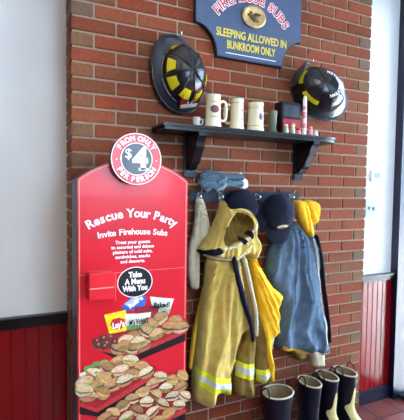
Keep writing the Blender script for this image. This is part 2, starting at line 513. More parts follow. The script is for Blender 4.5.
# ================================================================ WALL SIGN
Ys = -.028
sg = empty('wall_sign', (.94, 0, 2.15), 'slate blue scalloped wooden sign with white arched name and yellow lettering, high on the brick', 'sign')
bl, br_, rr, ll = (0.716, 2.144), (1.131, 2.128), (1.251, 2.297), (0.590, 2.284)
cx = .5 * (bl[0] + br_[0]); zb = .5 * (bl[1] + br_[1]); hw = .5 * (br_[0] - bl[0]); HW = .5 * (rr[0] - ll[0]); cx2 = .5 * (ll[0] + rr[0])
cx = .5 * (cx + cx2)
zs = .5 * (rr[1] + ll[1]); top = zs + (zs - zb) + .26
def sign_outline(gx):
    a = HW - gx; b = hw - gx; dz = zs - zb; o = []
    for i in range(9):                        # lower right scallop, concave
        t = PI / 2 * i / 8
        o.append((cx + a - (a - b) * math.sin(t), zs - dz * (1 - math.cos(t)) - 0))
    low = [(x, z + (gx if z < zs - dz * .5 else 0)) for x, z in o]
    left = [(2 * cx - x, z) for x, z in low[::-1]]
    up = [(x, zs + top - zb - (z - zb) - (zs - zb) + 0) for x, z in low]
    mid = .5 * (top + zb)
    uppr = [(x, 2 * mid - z) for x, z in low[::-1]]
    uppl = [(2 * cx - x, z) for x, z in uppr[::-1]]
    return low + left + uppl + uppr
so = sign_outline(0)
MB().prism(so, -.024, -.003).build('board_edge', M['sign_edge'], sg)
MB().prism(sign_outline(.005), -.028, -.020).build('board_face', M['sign_blue'], sg)
oc = (0.930, 2.371)
mb = MB(); n = 48
mb.lathe([(0, 0), (.062, 0), (.066, .004), (.066, .012), (.056, .016), (.05, .012), (0, .012)], (oc[0], -.028, oc[1]), 48, 1.12, .88, Matrix.Rotation(PI / 2, 4, 'X'))
MBo = mb.build('oval_medallion', M['brass'], sg, smooth=40)
mb = MB()
for dx, dz, r in ((-.012, -.004, .02), (.012, .004, .022), (.03, .012, .013), (-.03, .004, .012), (.0, -.018, .016), (-.02, .018, .01), (.02, -.02, .01)):
    mb.lathe([(0, 0), (r, 0), (r * .8, .005), (r * .4, .008), (0, .009)], (oc[0] + dx, -.038, oc[1] + dz), 14, 1, .8, Matrix.Rotation(PI / 2, 4, 'X'))
mb.build('relief', M['brass_dark'], MBo, smooth=60)
a1, a2 = (0.710, 2.271), (1.150, 2.251)
mb = MB(); write(mb, 'SLEEPING ALLOWED IN', .5 * (a1[0] + a2[0]), .5 * (a1[1] + a2[1]), -.0295, .058, .0012, 0, width=a2[0] - a1[0])
mb.build('lettering', M['sign_yellow'], sg)
b1, b2 = (0.772, 2.210), (1.074, 2.193)
mb = MB(); write(mb, 'BUNKROOM ONLY', .5 * (b1[0] + b2[0]), .5 * (b1[1] + b2[1]) + .002, -.0295, .058, .0014, 0, width=b2[0] - b1[0])
mb.build('lettering', M['sign_yellow'], sg)
c1, c2 = (0.767, 2.169), (1.081, 2.159)
zl = .5 * (c1[1] + c2[1]) - .004
MB().box((c1[0], -.0293, zl), (c2[0], -.027, zl + .004)).build('underline', M['letter_white'], sg)
Rr = .235; ocz = oc[1] - .085; ang = math.radians(176)
am_ = (0.925, 2.469)
for nm, m_, bo, yy, sz in (('name_lettering', 'letter_white', .0042, -.0292, .07), ('name_lettering', 'sign_red', .0006, -.0304, .07)):
    mb = MB(); write_arc(mb, 'FIREHOUSE SUBS', am_[0], am_[1] - .27, .27, PI / 2, yy, sz, math.radians(112), bo, sx=.95)
    o = mb.build(nm, M[m_], sg)
    lab(o, 'white arched name lettering outline' if m_ == 'letter_white' else 'red arched name lettering')

# ================================================================ SHELF
sh = empty('wall_shelf', (.85, 0, 1.74), 'long black shelf on two scroll brackets mounted on the brick', 'shelf')
SZ = 1.748; SD = .18
xl, xr = (0.376, 1.759)[0], (1.442, 1.752)[0]
pts = [(xl, -.002), (xl, -SD)] + [(xr - .11 + .11 * math.sin(PI / 2 * i / 8), -.09 - (SD - .09) * math.cos(PI / 2 * i / 8)) for i in range(9)] + [(xr, -.002)]
def slab(mb, pts, z0, z1):
    n = len(pts)
    mb.add([(x, y, z0) for x, y in pts] + [(x, y, z1) for x, y in pts], [list(range(n)), list(range(n, 2 * n))] + [[i, (i + 1) % n, (i + 1) % n + n, i + n] for i in range(n)])
mb = MB(); slab(mb, pts, SZ - .012, SZ)
slab(mb, [(min(max(x, xl + .01), xr - .01), y * .94) for x, y in pts], SZ - .028, SZ - .012)
mb.build('shelf_board', M['black_paint'], sh)
def bracket(xc, zb):
    prof = [(-.002, SZ - .028), (-.165, SZ - .028), (-.165, SZ - .045), (-.15, SZ - .055), (-.138, SZ - .075), (-.135, SZ - .095), (-.115, SZ - .12), (-.098, SZ - .145),
            (-.085, SZ - .165), (-.06, SZ - .18), (-.045, SZ - .2), (-.035, zb + .05), (-.02, zb + .035), (-.002, zb + .03)]
    n = len(prof); mb = MB()
    for w0, w1 in ((-.022, .022),):
        vs = [(xc + w0, y, z) for y, z in prof] + [(xc + w1, y, z) for y, z in prof]
        mb.add(vs, [list(range(n)), list(range(2 * n - 1, n - 1, -1))] + [[i, i + n, (i + 1) % n + n, (i + 1) % n] for i in range(n)])
    b = mb.build('bracket', M['black_paint'], sh)
    MB().box((xc - .034, -.014, zb), (xc + .034, -.001, SZ - .028), bev=.003).build('back_plate', M['blue_black'], b)
    for s in (-1, 1): MB().lathe([(0, 0), (.0045, 0), (.003, .003), (0, .003)], (xc + s * .021, -.014, zb + .018), 10, mtx=Matrix.Rotation(PI / 2, 4, 'X')).build('screw', M['ink_black'], b)
bracket((0.580, 1.547)[0], (0.580, 1.511)[1])
bracket((1.268, 1.541)[0], (1.269, 1.509)[1])

# mugs ------------------------------------------------------------
def mug(px, Y, H, r, label, ha, deco):
    x = px; t = empty('stein_mug', (x, Y, SZ), label, 'mug', 'cream mugs on the shelf')
    mb = MB(); R = r
    mb.lathe([(0, SZ), (R * 1.1, SZ), (R * 1.1, SZ + .012), (R * 1.02, SZ + .018), (R * .97, SZ + H * .5), (R * .93, SZ + H * .9), (R * .98, SZ + H * .93), (R * .98, SZ + H), (R * .88, SZ + H), (R * .85, SZ + .02), (0, SZ + .015)], (x, Y, 0), 32)
    mb.build('mug_body', M['off_white'], t, smooth=40)
    ca, sa = math.cos(ha), math.sin(ha)
    pts = [(x + ca * d, Y + sa * d, SZ + z) for d, z in ((R * .9, H * .8), (R * 1.35, H * .84), (R * 1.75, H * .78), (R * 1.85, H * .55), (R * 1.75, H * .3), (R * 1.35, H * .22), (R * .95, H * .25))]
    MB().tube(spline(pts, 5, False), .0065, 10).build('handle', M['off_white'], t, smooth=True)
    def band(z0, z1, a0, a1, off=.0012, col='gold_line', nm='band', ell=False):
        mb = MB(); vs = []; fs = []; n = 20
        for i in range(n + 1):
            a = a0 + (a1 - a0) * i / n; u = 2 * i / n - 1
            e = math.sqrt(max(0, 1 - u * u)) if ell else 1; zm = (z0 + z1) / 2; hz = (z1 - z0) / 2 * max(e, .05)
            for z in (zm - hz, zm + hz):
                rr_ = R * (1.02 - .09 * (z / H)) + off
                vs.append((x + rr_ * math.cos(a), Y + rr_ * math.sin(a), SZ + z))
            if i: fs.append((2 * i - 2, 2 * i - 1, 2 * i + 1, 2 * i))
        mb.add(vs, fs); return mb.build(nm, M[col], t, smooth=True)
    f = -PI / 2 - .3
    for q in deco:
        if q == 'bands':
            band(H * .16, H * .18, 0, 2 * PI); band(H * .78, H * .8, 0, 2 * PI); band(H * .86, H * .87, 0, 2 * PI)
        if q == 'truck':
            band(H * .42, H * .66, f - .55, f + .75, col='print_maroon', nm='printed_emblem', ell=True)
            band(H * .46, H * .56, f - .5, f - .1, off=.0018, col='print_slate', nm='printed_emblem', ell=True)
            band(H * .3, H * .32, f - .5, f + .6, col='print_slate', nm='printed_line'); band(H * .76, H * .78, f - .4, f + .5, col='print_slate', nm='printed_line')
        if q == 'dots':
            band(H * .58, H * .68, f + .45, f + .75, col='print_slate', nm='printed_emblem', ell=True); band(H * .3, H * .38, f + .45, f + .7, col='print_slate', nm='printed_emblem', ell=True)
            band(H * .85, H * .87, 0, 2 * PI, col='gold_line')
        if q == 'crest':
            band(H * .36, H * .62, f + .2, f + .85, col='print_slate', nm='printed_emblem', ell=True); band(H * .42, H * .52, f + .3, f + .7, off=.0018, col='print_maroon', nm='printed_emblem', ell=True)
mug((0.638, 1.793)[0], -.15, .152, .037, 'cream stein mug with a maroon emblem, leftmost on the shelf', -.1, ['truck'])
mug((0.782, 1.809)[0], -.13, .152, .034, 'cream stein mug with small dark marks, middle of the three on the shelf', 2.6, ['dots'])
mug((0.885, 1.817)[0], -.14, .142, .041, 'cream stein mug with gold bands and a round crest, right of the three', .5, ['bands', 'crest'])

x = (0.559, 1.804)[0]
t = empty('white_cup', (x, -.13, SZ), 'small plain white cup beside the left helmet on the shelf', 'cup')
MB().lathe([(0, SZ), (.014, SZ), (.019, SZ + .042), (.021, SZ + .044), (.018, SZ + .044), (.013, SZ + .006), (0, SZ + .005)], (x, -.13, 0), 24).build('cup_body', M['white'], t, smooth=40)
MB().tube(spline([(x + .018, -.13, SZ + .036), (x + .031, -.133, SZ + .034), (x + .031, -.133, SZ + .017), (x + .016, -.13, SZ + .01)], 5, False), .0028, 8).build('handle', M['white'], t, smooth=True)

x = (1.004, 1.830)[0]
tag(MB().lathe([(0, SZ), (.024, SZ), (.026, SZ + .008), (.02, SZ + .02), (.019, SZ + .04), (.022, SZ + .055), (.021, SZ + .085), (.024, SZ + .1), (.026, SZ + .108), (.024, SZ + .118), (.018, SZ + .118), (.015, SZ + .1), (0, SZ + .09)], (x, -.12, 0), 24).build('pottery_vase', M['bottle_green'], smooth=50, loc=(x, -.12, SZ)),
    'narrow green brown pottery vase between the mugs and the dark box on the shelf', 'vase')

# dark case with a red front
q1, q2 = (1.063, 1.822)[0], (1.189, 1.833)[0]
t = empty('gift_case', ((q1 + q2) / 2, -.1, SZ), 'dark boxed gift case with red printed front standing on the shelf', 'box')
HB = .178
MB().box((q1, -.12, SZ), (q2, -.05, SZ + HB), bev=.003).build('case_body', M['box_black'], t)
fr = MB().box((q1 + .006, -.126, SZ + .003), (q2 - .004, -.119, SZ + .085), bev=.001).build('red_front', M['box_red'], t)
mb = MB().prism(circle((q1 + q2) / 2 + .01, SZ + .055, .014, 20, .01), -.128, -.125).prism(circle((q1 + q2) / 2 + .012, SZ + .03, .008, 16, .014), -.128, -.125)
mb.build('gold_emblem', M['brass'], fr)
MB().box((q1 + .012, -.124, SZ + .1), (q2 - .012, -.119, SZ + .16)).build('cover_panel', M['helmet_brim'], t)

x = (1.174, 1.853)[0]
t = empty('tube_container', (x, -.17, SZ), 'tall thin red and white striped tube standing on the shelf', 'tube')
MB().lathe([(0, SZ), (.011, SZ), (.011, SZ + .19), (.008, SZ + .195), (.008, SZ + .205), (0, SZ + .205)], (x, -.17, 0), 20).build('tube_body', M['white'], t, smooth=40)
for z0, z1 in ((.035, .06), (.085, .12), (.13, .15)): MB().lathe([(.0114, SZ + z0), (.0116, SZ + z0 + .001), (.0116, SZ + z1 - .001), (.0114, SZ + z1)], (x, -.17, 0), 20).build('stripe', M['pink'], t, smooth=40)

def shaker(x, Y, m1, m2, H, label, nm='salt_shaker'):
    t = empty(nm, (x, Y, SZ), label, 'shaker', 'small figurines and shakers on the shelf')
    MB().lathe([(0, SZ), (.012, SZ), (.014, SZ + H * .15), (.011, SZ + H * .55), (.008, SZ + H * .62), (0, SZ + H * .64)], (x, Y, 0), 18).build('shaker_body', M[m1], t, smooth=60)
    MB().lathe([(0, SZ + H * .58), (.007, SZ + H * .6), (.0105, SZ + H * .75), (.009, SZ + H * .93), (0, SZ + H)], (x, Y, 0), 18).build('shaker_top', M[m2], t, smooth=60)
shaker((1.055, 1.775)[0], -.17, 'pale_green', 'off_white', .048, 'pale green and cream shaker at the left foot of the dark case')
shaker((1.097, 1.778)[0], -.17, 'pale_green', 'off_white', .05, 'pale green and cream shaker under the gold emblem of the dark case')
shaker((1.135, 1.776)[0], -.17, 'pink', 'box_red', .034, 'little pink and red shaker just left of the striped tube')
shaker((1.221, 1.783)[0], -.165, 'pink', 'pink', .05, 'pink shaker just right of the striped tube')
shaker((1.251, 1.774)[0], -.17, 'white', 'white', .028, 'tiny white shaker, rightmost small piece on the shelf')

# ================================================================ HELMETS
def helmet(name, loc, zdir, ydir, label, left, ribs=1, sc=1, bw=.026):
    t = empty(name, loc, label, 'helmet', None)
    Z = Vector(zdir).normalized(); Yv = Vector(ydir); Yv = (Yv - Z * Yv.dot(Z)).normalized(); X = Yv.cross(Z)
    m = Matrix(((X.x, Yv.x, Z.x), (X.y, Yv.y, Z.y), (X.z, Yv.z, Z.z)))
    L = Vector(loc)
    def P(v): return L + m @ Vector(v)
    A, B, H = .104 * sc, .132 * sc, .126 * sc
    def dome(az, tt, off=0):
        """az from front clockwise; tt 0 = top, 1 = rim"""
        s = math.sin(tt * PI / 2) ** .8; c = math.cos(tt * PI / 2) ** .85
        v = Vector(((A + off) * s * math.sin(az), (B + off) * s * math.cos(az), (H + off) * c)); return P(v)
    def outer(az):
        c, s = math.cos(az), math.sin(az)
        rear = max(0, -c); fr = max(0, c)
        return ((A + bw + .004 * rear) * s, (B + bw) * c - bw * 1.4 * rear ** 1.5 + .008 * fr, -.012 - .03 * rear - .006 * abs(s))
    n = 56; mb = MB(); vs = []; fs = []; K = 14
    for j in range(K + 1):
        for i in range(n):
            az = 2 * PI * i / n
            rid = .0035 * max(0, math.cos(az * 8)) ** 6 * ribs * math.sin(j / K * PI) ** .5
            vs.append(dome(az, j / K, rid))
    for j in range(K):
        for i in range(n): fs.append((j * n + i, j * n + (i + 1) % n, (j + 1) * n + (i + 1) % n, (j + 1) * n + i))
    fs.append([K * n + i for i in range(n)])
    mb.add(vs, fs).build('crown', M['helmet_shell'], t, smooth=70, weld=True)
    mb = MB(); vs = []; fs = []
    for i in range(n):
        az = 2 * PI * i / n; o = outer(az); inn = ((A - .004) * math.sin(az), (B - .004) * math.cos(az), .012)
        mid = [(inn[q] + o[q]) / 2 for q in range(3)]
        vs += [P(inn), P(mid), P(o), P((o[0], o[1], o[2] - .007)), P((mid[0], mid[1], mid[2] - .006)), P((inn[0], inn[1], inn[2] - .006))]
    for i in range(n):
        a = i * 6; b = ((i + 1) % n) * 6
        for q in range(6): fs.append((a + q, a + (q + 1) % 6, b + (q + 1) % 6, b + q))
    mb.add(vs, fs).build('brim', M['helmet_brim'], t, smooth=60)
    mb = MB().tube([P((o[0], o[1], o[2] - .003)) for o in (outer(2 * PI * i / n) for i in range(n))], .0055, 8, closed=True)
    mb.build('brim_edge', M['helmet_shell'] if left else M['helmet_brim'], t, smooth=True)
    mb = MB()                                          # comb ridges of leather-look ribs
    for az in [i * PI / 4 + .02 for i in range(8)]:
        mb.tube([dome(az, .03 + .92 * q / 8, .002 + .001 * ribs) for q in range(9)], .0042 * (.5 + .5 * ribs), 6)
    mb.build('crown_ribs', M['black_plastic'], t, smooth=True)
    mb = MB().tube([dome(2 * PI * i / 40, .93, .003) for i in range(40)], .005, 6, closed=True)
    mb.build('trim_band', M['black_plastic'], t, smooth=True)
    def patch(nm, a0, a1, t0, t1, mm, off=.005, a0b=None, a1b=None):
        a0b = a0 if a0b is None else a0b; a1b = a1 if a1b is None else a1b
        vs = []; fs = []; k = 8
        for i in range(k + 1):
            for j in range(k + 1):
                f = j / k; aa = (a0 + (a1 - a0) * i / k) * (1 - f) + (a0b + (a1b - a0b) * i / k) * f
                vs.append(dome(math.radians(aa), t0 + (t1 - t0) * f, off))
        for i in range(k):
            for j in range(k): a = i * (k + 1) + j; fs.append((a, a + 1, a + k + 2, a + k + 1))
        N = len(vs); vs2 = []
        for i in range(k + 1):
            for j in range(k + 1):
                f = j / k; aa = (a0 + (a1 - a0) * i / k) * (1 - f) + (a0b + (a1b - a0b) * i / k) * f
                vs2.append(dome(math.radians(aa), t0 + (t1 - t0) * f, off - .004))
        fs += [[q + N for q in f] for f in fs]
        return MB().add(vs + vs2, fs).build(nm, M[mm], t, smooth=60)
    return t, P, dome, patch
lc = (0.509, 1.999)
t, P, dome, patch = helmet('firefighter_helmet', (lc[0], -.052, lc[1]), (.06, -1, -.02), (.2, 0, -.95), 'black firefighter helmet with yellow trapezoid patches and a red white shield, at the left end', True, 1, 1.04, .03)
patch('reflective_patch', 99, 120, .44, .72, 'helmet_yellow', a0b=95, a1b=125)
patch('reflective_patch', 58, 82, .46, .76, 'helmet_yellow', a0b=57, a1b=85)
patch('reflective_patch', 14, 38, .40, .68, 'helmet_yellow', a0b=12, a1b=42)
patch('reflective_patch', 150, 180, .74, .86, 'helmet_yellow')
patch('reflective_patch', -34, -8, .5, .78, 'helmet_yellow')
patch('reflective_patch', -80, -56, .5, .78, 'helmet_yellow')
# front shield standing on the brim
def shield(P, col, sz=1.0, letters=True, lean=.3):
    out = [(-.036, 0), (-.043, .03), (-.04, .062), (-.02, .075), (0, .085), (.02, .075), (.04, .062), (.043, .03), (.036, 0)]
    def sv(o, y0): return [P((x * sz, .15 + y0 - z * lean, .012 + z * sz)) for x, z in o]
    n = len(out); mb = MB(); mb.add(sv(out, .006) + sv(out, .001), [list(range(n)), list(range(2 * n - 1, n - 1, -1))] + [[i, i + n, (i + 1) % n + n, (i + 1) % n] for i in range(n)])
    s = mb.build('front_shield', M[col], t)
    if letters:
        for o_ in ([(-.036, .052), (.036, .052), (.03, .064), (0, .074), (-.03, .064)], [(-.034, .006), (.034, .006), (.037, .02), (-.037, .02)], [(-.012, .024), (.012, .024), (.012, .048), (-.012, .048)]):
            k = len(o_); MB().add(sv(o_, .009) + sv(o_, .005), [list(range(k)), list(range(2 * k - 1, k - 1, -1))] + [[i, i + k, (i + 1) % k + k, (i + 1) % k] for i in range(k)]).build('shield_panel', M['white'], s)
    return s
shield(P, 'shield_red', 1.25, True, .85)
rc = (1.357, 2.026)
t, P, dome, patch = helmet('firefighter_helmet', (rc[0], -.052, rc[1]), (-.36, -.93, .06), (-.9, 0, .42), 'black firefighter helmet with yellow stripes and white arched lettering, at the right end', False, .3, 1.14, .024)
patch('reflective_patch', -25, 20, .54, .68, 'helmet_yellow'); patch('reflective_patch', -98, -50, .52, .66, 'helmet_yellow')
patch('reflective_patch', 26, 62, .74, .85, 'helmet_yellow')
s = shield(P, 'helmet_brim', 1.6, False, .15)
# white arc lettering following the crown
mb = MB(); word = 'METROPOLITAN'
for i, ch in enumerate(word):
    az = math.radians(80 + 145 * i / (len(word) - 1)); v, f = glyphs(ch, .024, .0014, .0006)
    c0 = dome(az, .29, .005); up = (dome(az, .36, .005) - c0).normalized(); rt = (dome(az + .05, .29, .005) - c0).normalized(); nn = rt.cross(up)
    mb.add([c0 + rt * a + up * b + nn * c_ for a, b, c_ in v], f)
mb.build('crown_lettering', M['letter_white'], t)
for nm, (hx, hz), lb in (('wall_hook', (0.507, 2.207), 'small metal hook in the brick holding the left helmet'), ('wall_hook', (1.320, 2.200), 'small metal hook in the brick holding the right helmet')):
    mb = MB().tube(spline([(hx, .0, hz), (hx, -.03, hz - .004), (hx, -.05, hz - .012), (hx, -.056, hz + .004)], 4, False), .004, 8).lathe([(0, 0), (.011, 0), (.009, .004), (0, .005)], (hx, -.002, hz), 14, mtx=Matrix.Rotation(PI / 2, 4, 'X'))
    tag(mb.build(nm, M['chrome'], smooth=True, loc=(hx, 0, hz)), lb, 'hook')

# ================================================================ COAT RACK
xa, za = (0.580, 1.380); xb = (1.272, 1.394)[0]; zt = (0.580, 1.442)[1]
rk = empty('coat_rack', ((xa + xb) / 2, 0, za), 'dark blue wooden coat rack with chrome hooks on the brick', 'coat rack')
MB().box((xa, -.022, za), (xb, -.001, zt), bev=.005).build('rack_board', M['blue_black'], rk)
hz = (za + zt) / 2
for px in (200, 222, 241, 259, 277, 292):
    hx = {200: (0.620, 1.404)[0], 222: (0.746, 1.405)[0], 241: (0.861, 1.405)[0], 259: (0.975, 1.406)[0], 277: (1.094, 1.406)[0], 292: (1.201, 1.407)[0]}[px]
    mb = MB().box((hx - .011, -.027, hz - .026), (hx + .011, -.021, hz + .02), bev=.002)
    mb.tube(spline([(hx, -.024, hz - .012), (hx, -.05, hz - .018), (hx, -.06, hz - .004), (hx, -.058, hz + .006)], 4, False), [.006] * 12 + [.008], 8)
    mb.tube(spline([(hx, -.024, hz + .006), (hx, -.045, hz + .012), (hx, -.062, hz + .026), (hx + .002, -.07, hz + .045)], 4, False), [.0045] * 11 + [.006, .0065], 8)
    mb.build('hook', M['chrome'], rk, smooth=50)

# gloves ------------------------------------------------------------
def glove(name, spine, fingers, label, m, w):
    """palm + cuff as one fused mesh with five bent fingers"""
    mb = MB(); mb.tube(spline(spine, 5, False), w, 14, flat=((0, 0, 1), .62))
    for f in fingers:
        mb.tube(spline(f, 4, False), .0118, 10)
    o = mb.build(name, m, smooth=True, loc=spine[1])
    md = o.modifiers.new('fuse', 'REMESH'); md.mode = 'VOXEL'; md.voxel_size = .0038; md.use_smooth_shade = True
    sm = o.modifiers.new('soften', 'SMOOTH'); sm.iterations = 3; sm.factor = .5
    return tag(o, label, 'glove', 'work gloves on the coat rack')
zg = zt
def gl(dx, dy, dz, name, label):
    b = [[(0.847, -0.060, 1.480), (0.793, -0.060, 1.479), (0.740, -0.060, 1.477), (0.693, -0.060, 1.471)]][0]
    b = [(x + dx, y + dy, z + dz) for x, y, z in b]; c = b[-1]; w = [.028] * 6 + [.034] * 5 + [.04] * 5
    F = []
    for i, (ly, lz, L) in enumerate(((-.036, -.012, .075), (-.022, .008, .092), (-.004, .022, .098), (.014, .034, .088))):
        F.append([(c[0] + .02, c[1] + ly * .7, c[2] + lz * .6), (c[0] - .028, c[1] + ly * 1.1, c[2] + lz), (c[0] - L * .75, c[1] + ly * 1.15, c[2] + lz - .008), (c[0] - L, c[1] + ly * 1.15, c[2] + lz - .022)])
    F.append([(c[0] + .04, c[1] - .025, c[2] - .0), (c[0] + .012, c[1] - .052, c[2] - .012), (c[0] - .018, c[1] - .064, c[2] - .02), (c[0] - .035, c[1] - .066, c[2] - .03)])
    return glove(name, b, F, label, M['glove'], w)
gl(0, -.018, .0, 'work_glove', 'blue grey work glove with fingers pointing left, lying nearer the room on the coat rack')
gl(.028, .022, .036, 'work_glove', 'blue grey work glove lying behind the other glove, touching the brick above the rack')
o = Cloth([(0.854, 1.469), (0.853, 1.512), (0.864, 1.544), (0.890, 1.513), (0.909, 1.497), (0.910, 1.465), (0.879, 1.453)], -.035, .012, .012, .003, 4, seed=3).build('white_rag', M['white'], None, .006)
tag(o, 'small crumpled white rag at the right end of the gloves', 'rag')

# ================================================================ HANGING CLOTH
# off-white cloth on the leftmost hook
cl = Cloth([(0.599, 1.394), (0.621, 1.409), (0.643, 1.394), (0.661, 1.343), (0.679, 1.271), (0.692, 1.198), (0.658, 1.158), (0.630, 1.128), (0.623, 1.036), (0.622, 0.943), (0.588, 0.936), (0.566, 0.969), (0.553, 1.082), (0.563, 1.167), (0.584, 1.243), (0.594, 1.323)], -.04, .03, .03, .01, 8, pivot=[(0.620, 1.445)][0], seed=2)
tag(cl.build('draped_cloth', M['fabric_cream'], None, .009), 'off-white cloth hanging from the leftmost rack hook beside the yellow coat', 'cloth')

# yellow turnout coat
YC = -.055
ct = empty('turnout_coat', ((0.720, 1.380)[0], -.03, (0.720, 1.380)[1]), 'tan yellow turnout coat with lime and silver bands hanging from the rack', 'coat')
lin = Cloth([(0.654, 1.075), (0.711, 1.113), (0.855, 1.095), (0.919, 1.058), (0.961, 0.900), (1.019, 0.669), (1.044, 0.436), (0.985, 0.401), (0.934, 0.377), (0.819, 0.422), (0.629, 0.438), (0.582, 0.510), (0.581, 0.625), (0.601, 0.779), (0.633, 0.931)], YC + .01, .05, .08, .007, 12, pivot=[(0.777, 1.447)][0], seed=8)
lab(lin.build('back_lining', M['fabric_olive'], ct, .014), 'olive inner back of the coat')
body = Cloth([(0.650, 1.111), (0.730, 1.127), (0.813, 1.107), (0.845, 1.015), (0.872, 0.905), (0.893, 0.805), (0.888, 0.740), (0.852, 0.691), (0.829, 0.624), (0.799, 0.569), (0.789, 0.485), (0.788, 0.376), (0.749, 0.374), (0.713, 0.387), (0.696, 0.347), (0.650, 0.336), (0.605, 0.357), (0.577, 0.389), (0.570, 0.463), (0.572, 0.556), (0.584, 0.662), (0.599, 0.778), (0.620, 0.899), (0.635, 1.010)], YC - .03, .085, .09, .02, 13, pivot=[(0.766, 1.396)][0], seed=4)
body.build('coat_front', M['fabric_yellow'], ct, .011)
lime = body.patch('reflective_band', [(0.575, 0.566), (0.636, 0.529), (0.706, 0.495), (0.786, 0.469), (0.787, 0.382), (0.707, 0.407), (0.637, 0.442), (0.575, 0.483)], M['lime_tape'], ct, .004)
body.patch('silver_stripe', [(0.578, 0.537), (0.637, 0.502), (0.706, 0.468), (0.784, 0.442), (0.784, 0.412), (0.707, 0.439), (0.637, 0.472), (0.578, 0.508)], M['silver_tape'], lime, .008)
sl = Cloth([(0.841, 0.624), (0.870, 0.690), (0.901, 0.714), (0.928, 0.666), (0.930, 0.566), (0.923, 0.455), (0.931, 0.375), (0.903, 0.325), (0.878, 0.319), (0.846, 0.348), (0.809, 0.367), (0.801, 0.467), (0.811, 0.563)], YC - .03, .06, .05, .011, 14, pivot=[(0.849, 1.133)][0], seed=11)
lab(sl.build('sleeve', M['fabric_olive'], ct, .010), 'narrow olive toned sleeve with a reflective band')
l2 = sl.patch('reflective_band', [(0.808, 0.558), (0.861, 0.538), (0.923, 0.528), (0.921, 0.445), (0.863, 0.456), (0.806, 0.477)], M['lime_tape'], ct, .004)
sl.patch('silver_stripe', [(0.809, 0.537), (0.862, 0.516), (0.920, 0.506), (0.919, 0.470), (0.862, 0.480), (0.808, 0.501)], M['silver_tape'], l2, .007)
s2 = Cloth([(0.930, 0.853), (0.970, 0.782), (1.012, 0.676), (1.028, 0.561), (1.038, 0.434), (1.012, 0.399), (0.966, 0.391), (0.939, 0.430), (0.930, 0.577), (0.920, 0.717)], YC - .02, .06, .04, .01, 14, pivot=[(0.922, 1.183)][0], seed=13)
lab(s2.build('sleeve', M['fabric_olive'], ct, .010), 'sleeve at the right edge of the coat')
l3 = s2.patch('reflective_band', [(0.939, 0.480), (0.984, 0.478), (1.033, 0.486), (1.035, 0.412), (0.986, 0.398), (0.946, 0.412)], M['lime_tape'], ct, .004)
s2.patch('silver_stripe', [(0.945, 0.454), (0.984, 0.455), (1.030, 0.461), (1.031, 0.435), (0.985, 0.424), (0.951, 0.431)], M['silver_tape'], l3, .007)
# closure straps
nv = Cloth(strip([(0.747, 1.110), (0.766, 1.029), (0.791, 0.946), (0.822, 0.851), (0.854, 0.764), (0.867, 0.679)], [.026, .03, .032, .032, .028, .018]), YC - .132, .012, .012, .002, 3, seed=5)
lab(nv.build('closure_strap', M['fabric_navy'], ct, .007), 'navy strip along the open front')
cs = Cloth(strip([(0.811, 1.105), (0.833, 1.032), (0.862, 0.926), (0.889, 0.819), (0.895, 0.703)], [.02, .024, .022, .02, .018]), YC - .118, .016, .01, .003, 3, seed=6)
lab(cs.build('front_edge', M['fabric_cream'], ct, .007), 'pale cream edge of the open front')
am = Cloth([(0.889, 1.132), (0.922, 1.076), (0.968, 1.003), (1.021, 0.933), (1.075, 0.889), (1.086, 0.860), (1.070, 0.811), (1.076, 0.732), (1.067, 0.677), (1.035, 0.642), (1.030, 0.570), (1.049, 0.465), (1.042, 0.376), (1.021, 0.425), (0.992, 0.520), (0.970, 0.646), (0.940, 0.804), (0.912, 0.942), (0.885, 1.052)], YC - .05, .055, .035, .010, 12, pivot=[(0.811, 1.208)][0], seed=9)  # sunlit coat cloth, its brightness put into the amber colour
lab(am.build('front_flap', M['fabric_amber'], ct, .009), 'turned-back flap of coat cloth with sunlight put into its amber colour')
am.patch('flap_lining', [(1.018, 0.650), (1.037, 0.664), (1.059, 0.705), (1.058, 0.638), (1.040, 0.563), (1.026, 0.576)], M['fabric_cream'], ct, .004)
ae = Cloth(strip([(0.645, 0.953), (0.629, 0.882), (0.603, 0.771), (0.582, 0.655), (0.569, 0.538)], [.018, .024, .026, .026, .016]), YC - .01, .022, .012, .003, 3, seed=15)
lab(ae.build('inner_edge', M['fabric_amber'], ct, .008), 'amber inner edge along the left side')
# collar: a padded hood with an open mouth, lined in olive
mo_ = spline([(0.718, 1.293), (0.763, 1.332), (0.809, 1.329), (0.845, 1.301), (0.858, 1.259), (0.835, 1.224), (0.794, 1.205), (0.749, 1.187), (0.709, 1.169), (0.689, 1.199), (0.699, 1.249)], 4)
hood = Cloth([(0.720, 1.395), (0.741, 1.360), (0.773, 1.344), (0.809, 1.357), (0.857, 1.349), (0.894, 1.311), (0.911, 1.258), (0.906, 1.215), (0.929, 1.182), (0.930, 1.134), (0.909, 1.087), (0.881, 1.078), (0.856, 1.111), (0.826, 1.103), (0.761, 1.080), (0.679, 1.096), (0.623, 1.124), (0.595, 1.151), (0.617, 1.180), (0.655, 1.234), (0.687, 1.299), (0.707, 1.350)], YC - .03, .1, .035, .009, 9, pivot=[(0.766, 1.447)][0], seed=18)
hood.dent = (mo_, .085, .03)
hood.build('hood', M['fabric_yellow'], ct, .006)
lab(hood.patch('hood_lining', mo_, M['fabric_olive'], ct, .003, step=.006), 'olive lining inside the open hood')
def rim(px, r_, mm, off=.004, nm='hood_rim'):
    p = spline(px, 5, False)
    MB().tube([(x, hood.y(x, z) - off, z) for x, z in p], r_, 10).build(nm, M[mm], ct, smooth=True)
rim([(0.682, 1.155), (0.726, 1.160), (0.772, 1.178), (0.818, 1.202), (0.859, 1.239), (0.876, 1.274)], .007, 'fabric_cream')
rim([(0.702, 1.268), (0.724, 1.313), (0.763, 1.342), (0.815, 1.339), (0.851, 1.311), (0.870, 1.269)], .006, 'fabric_yellow')
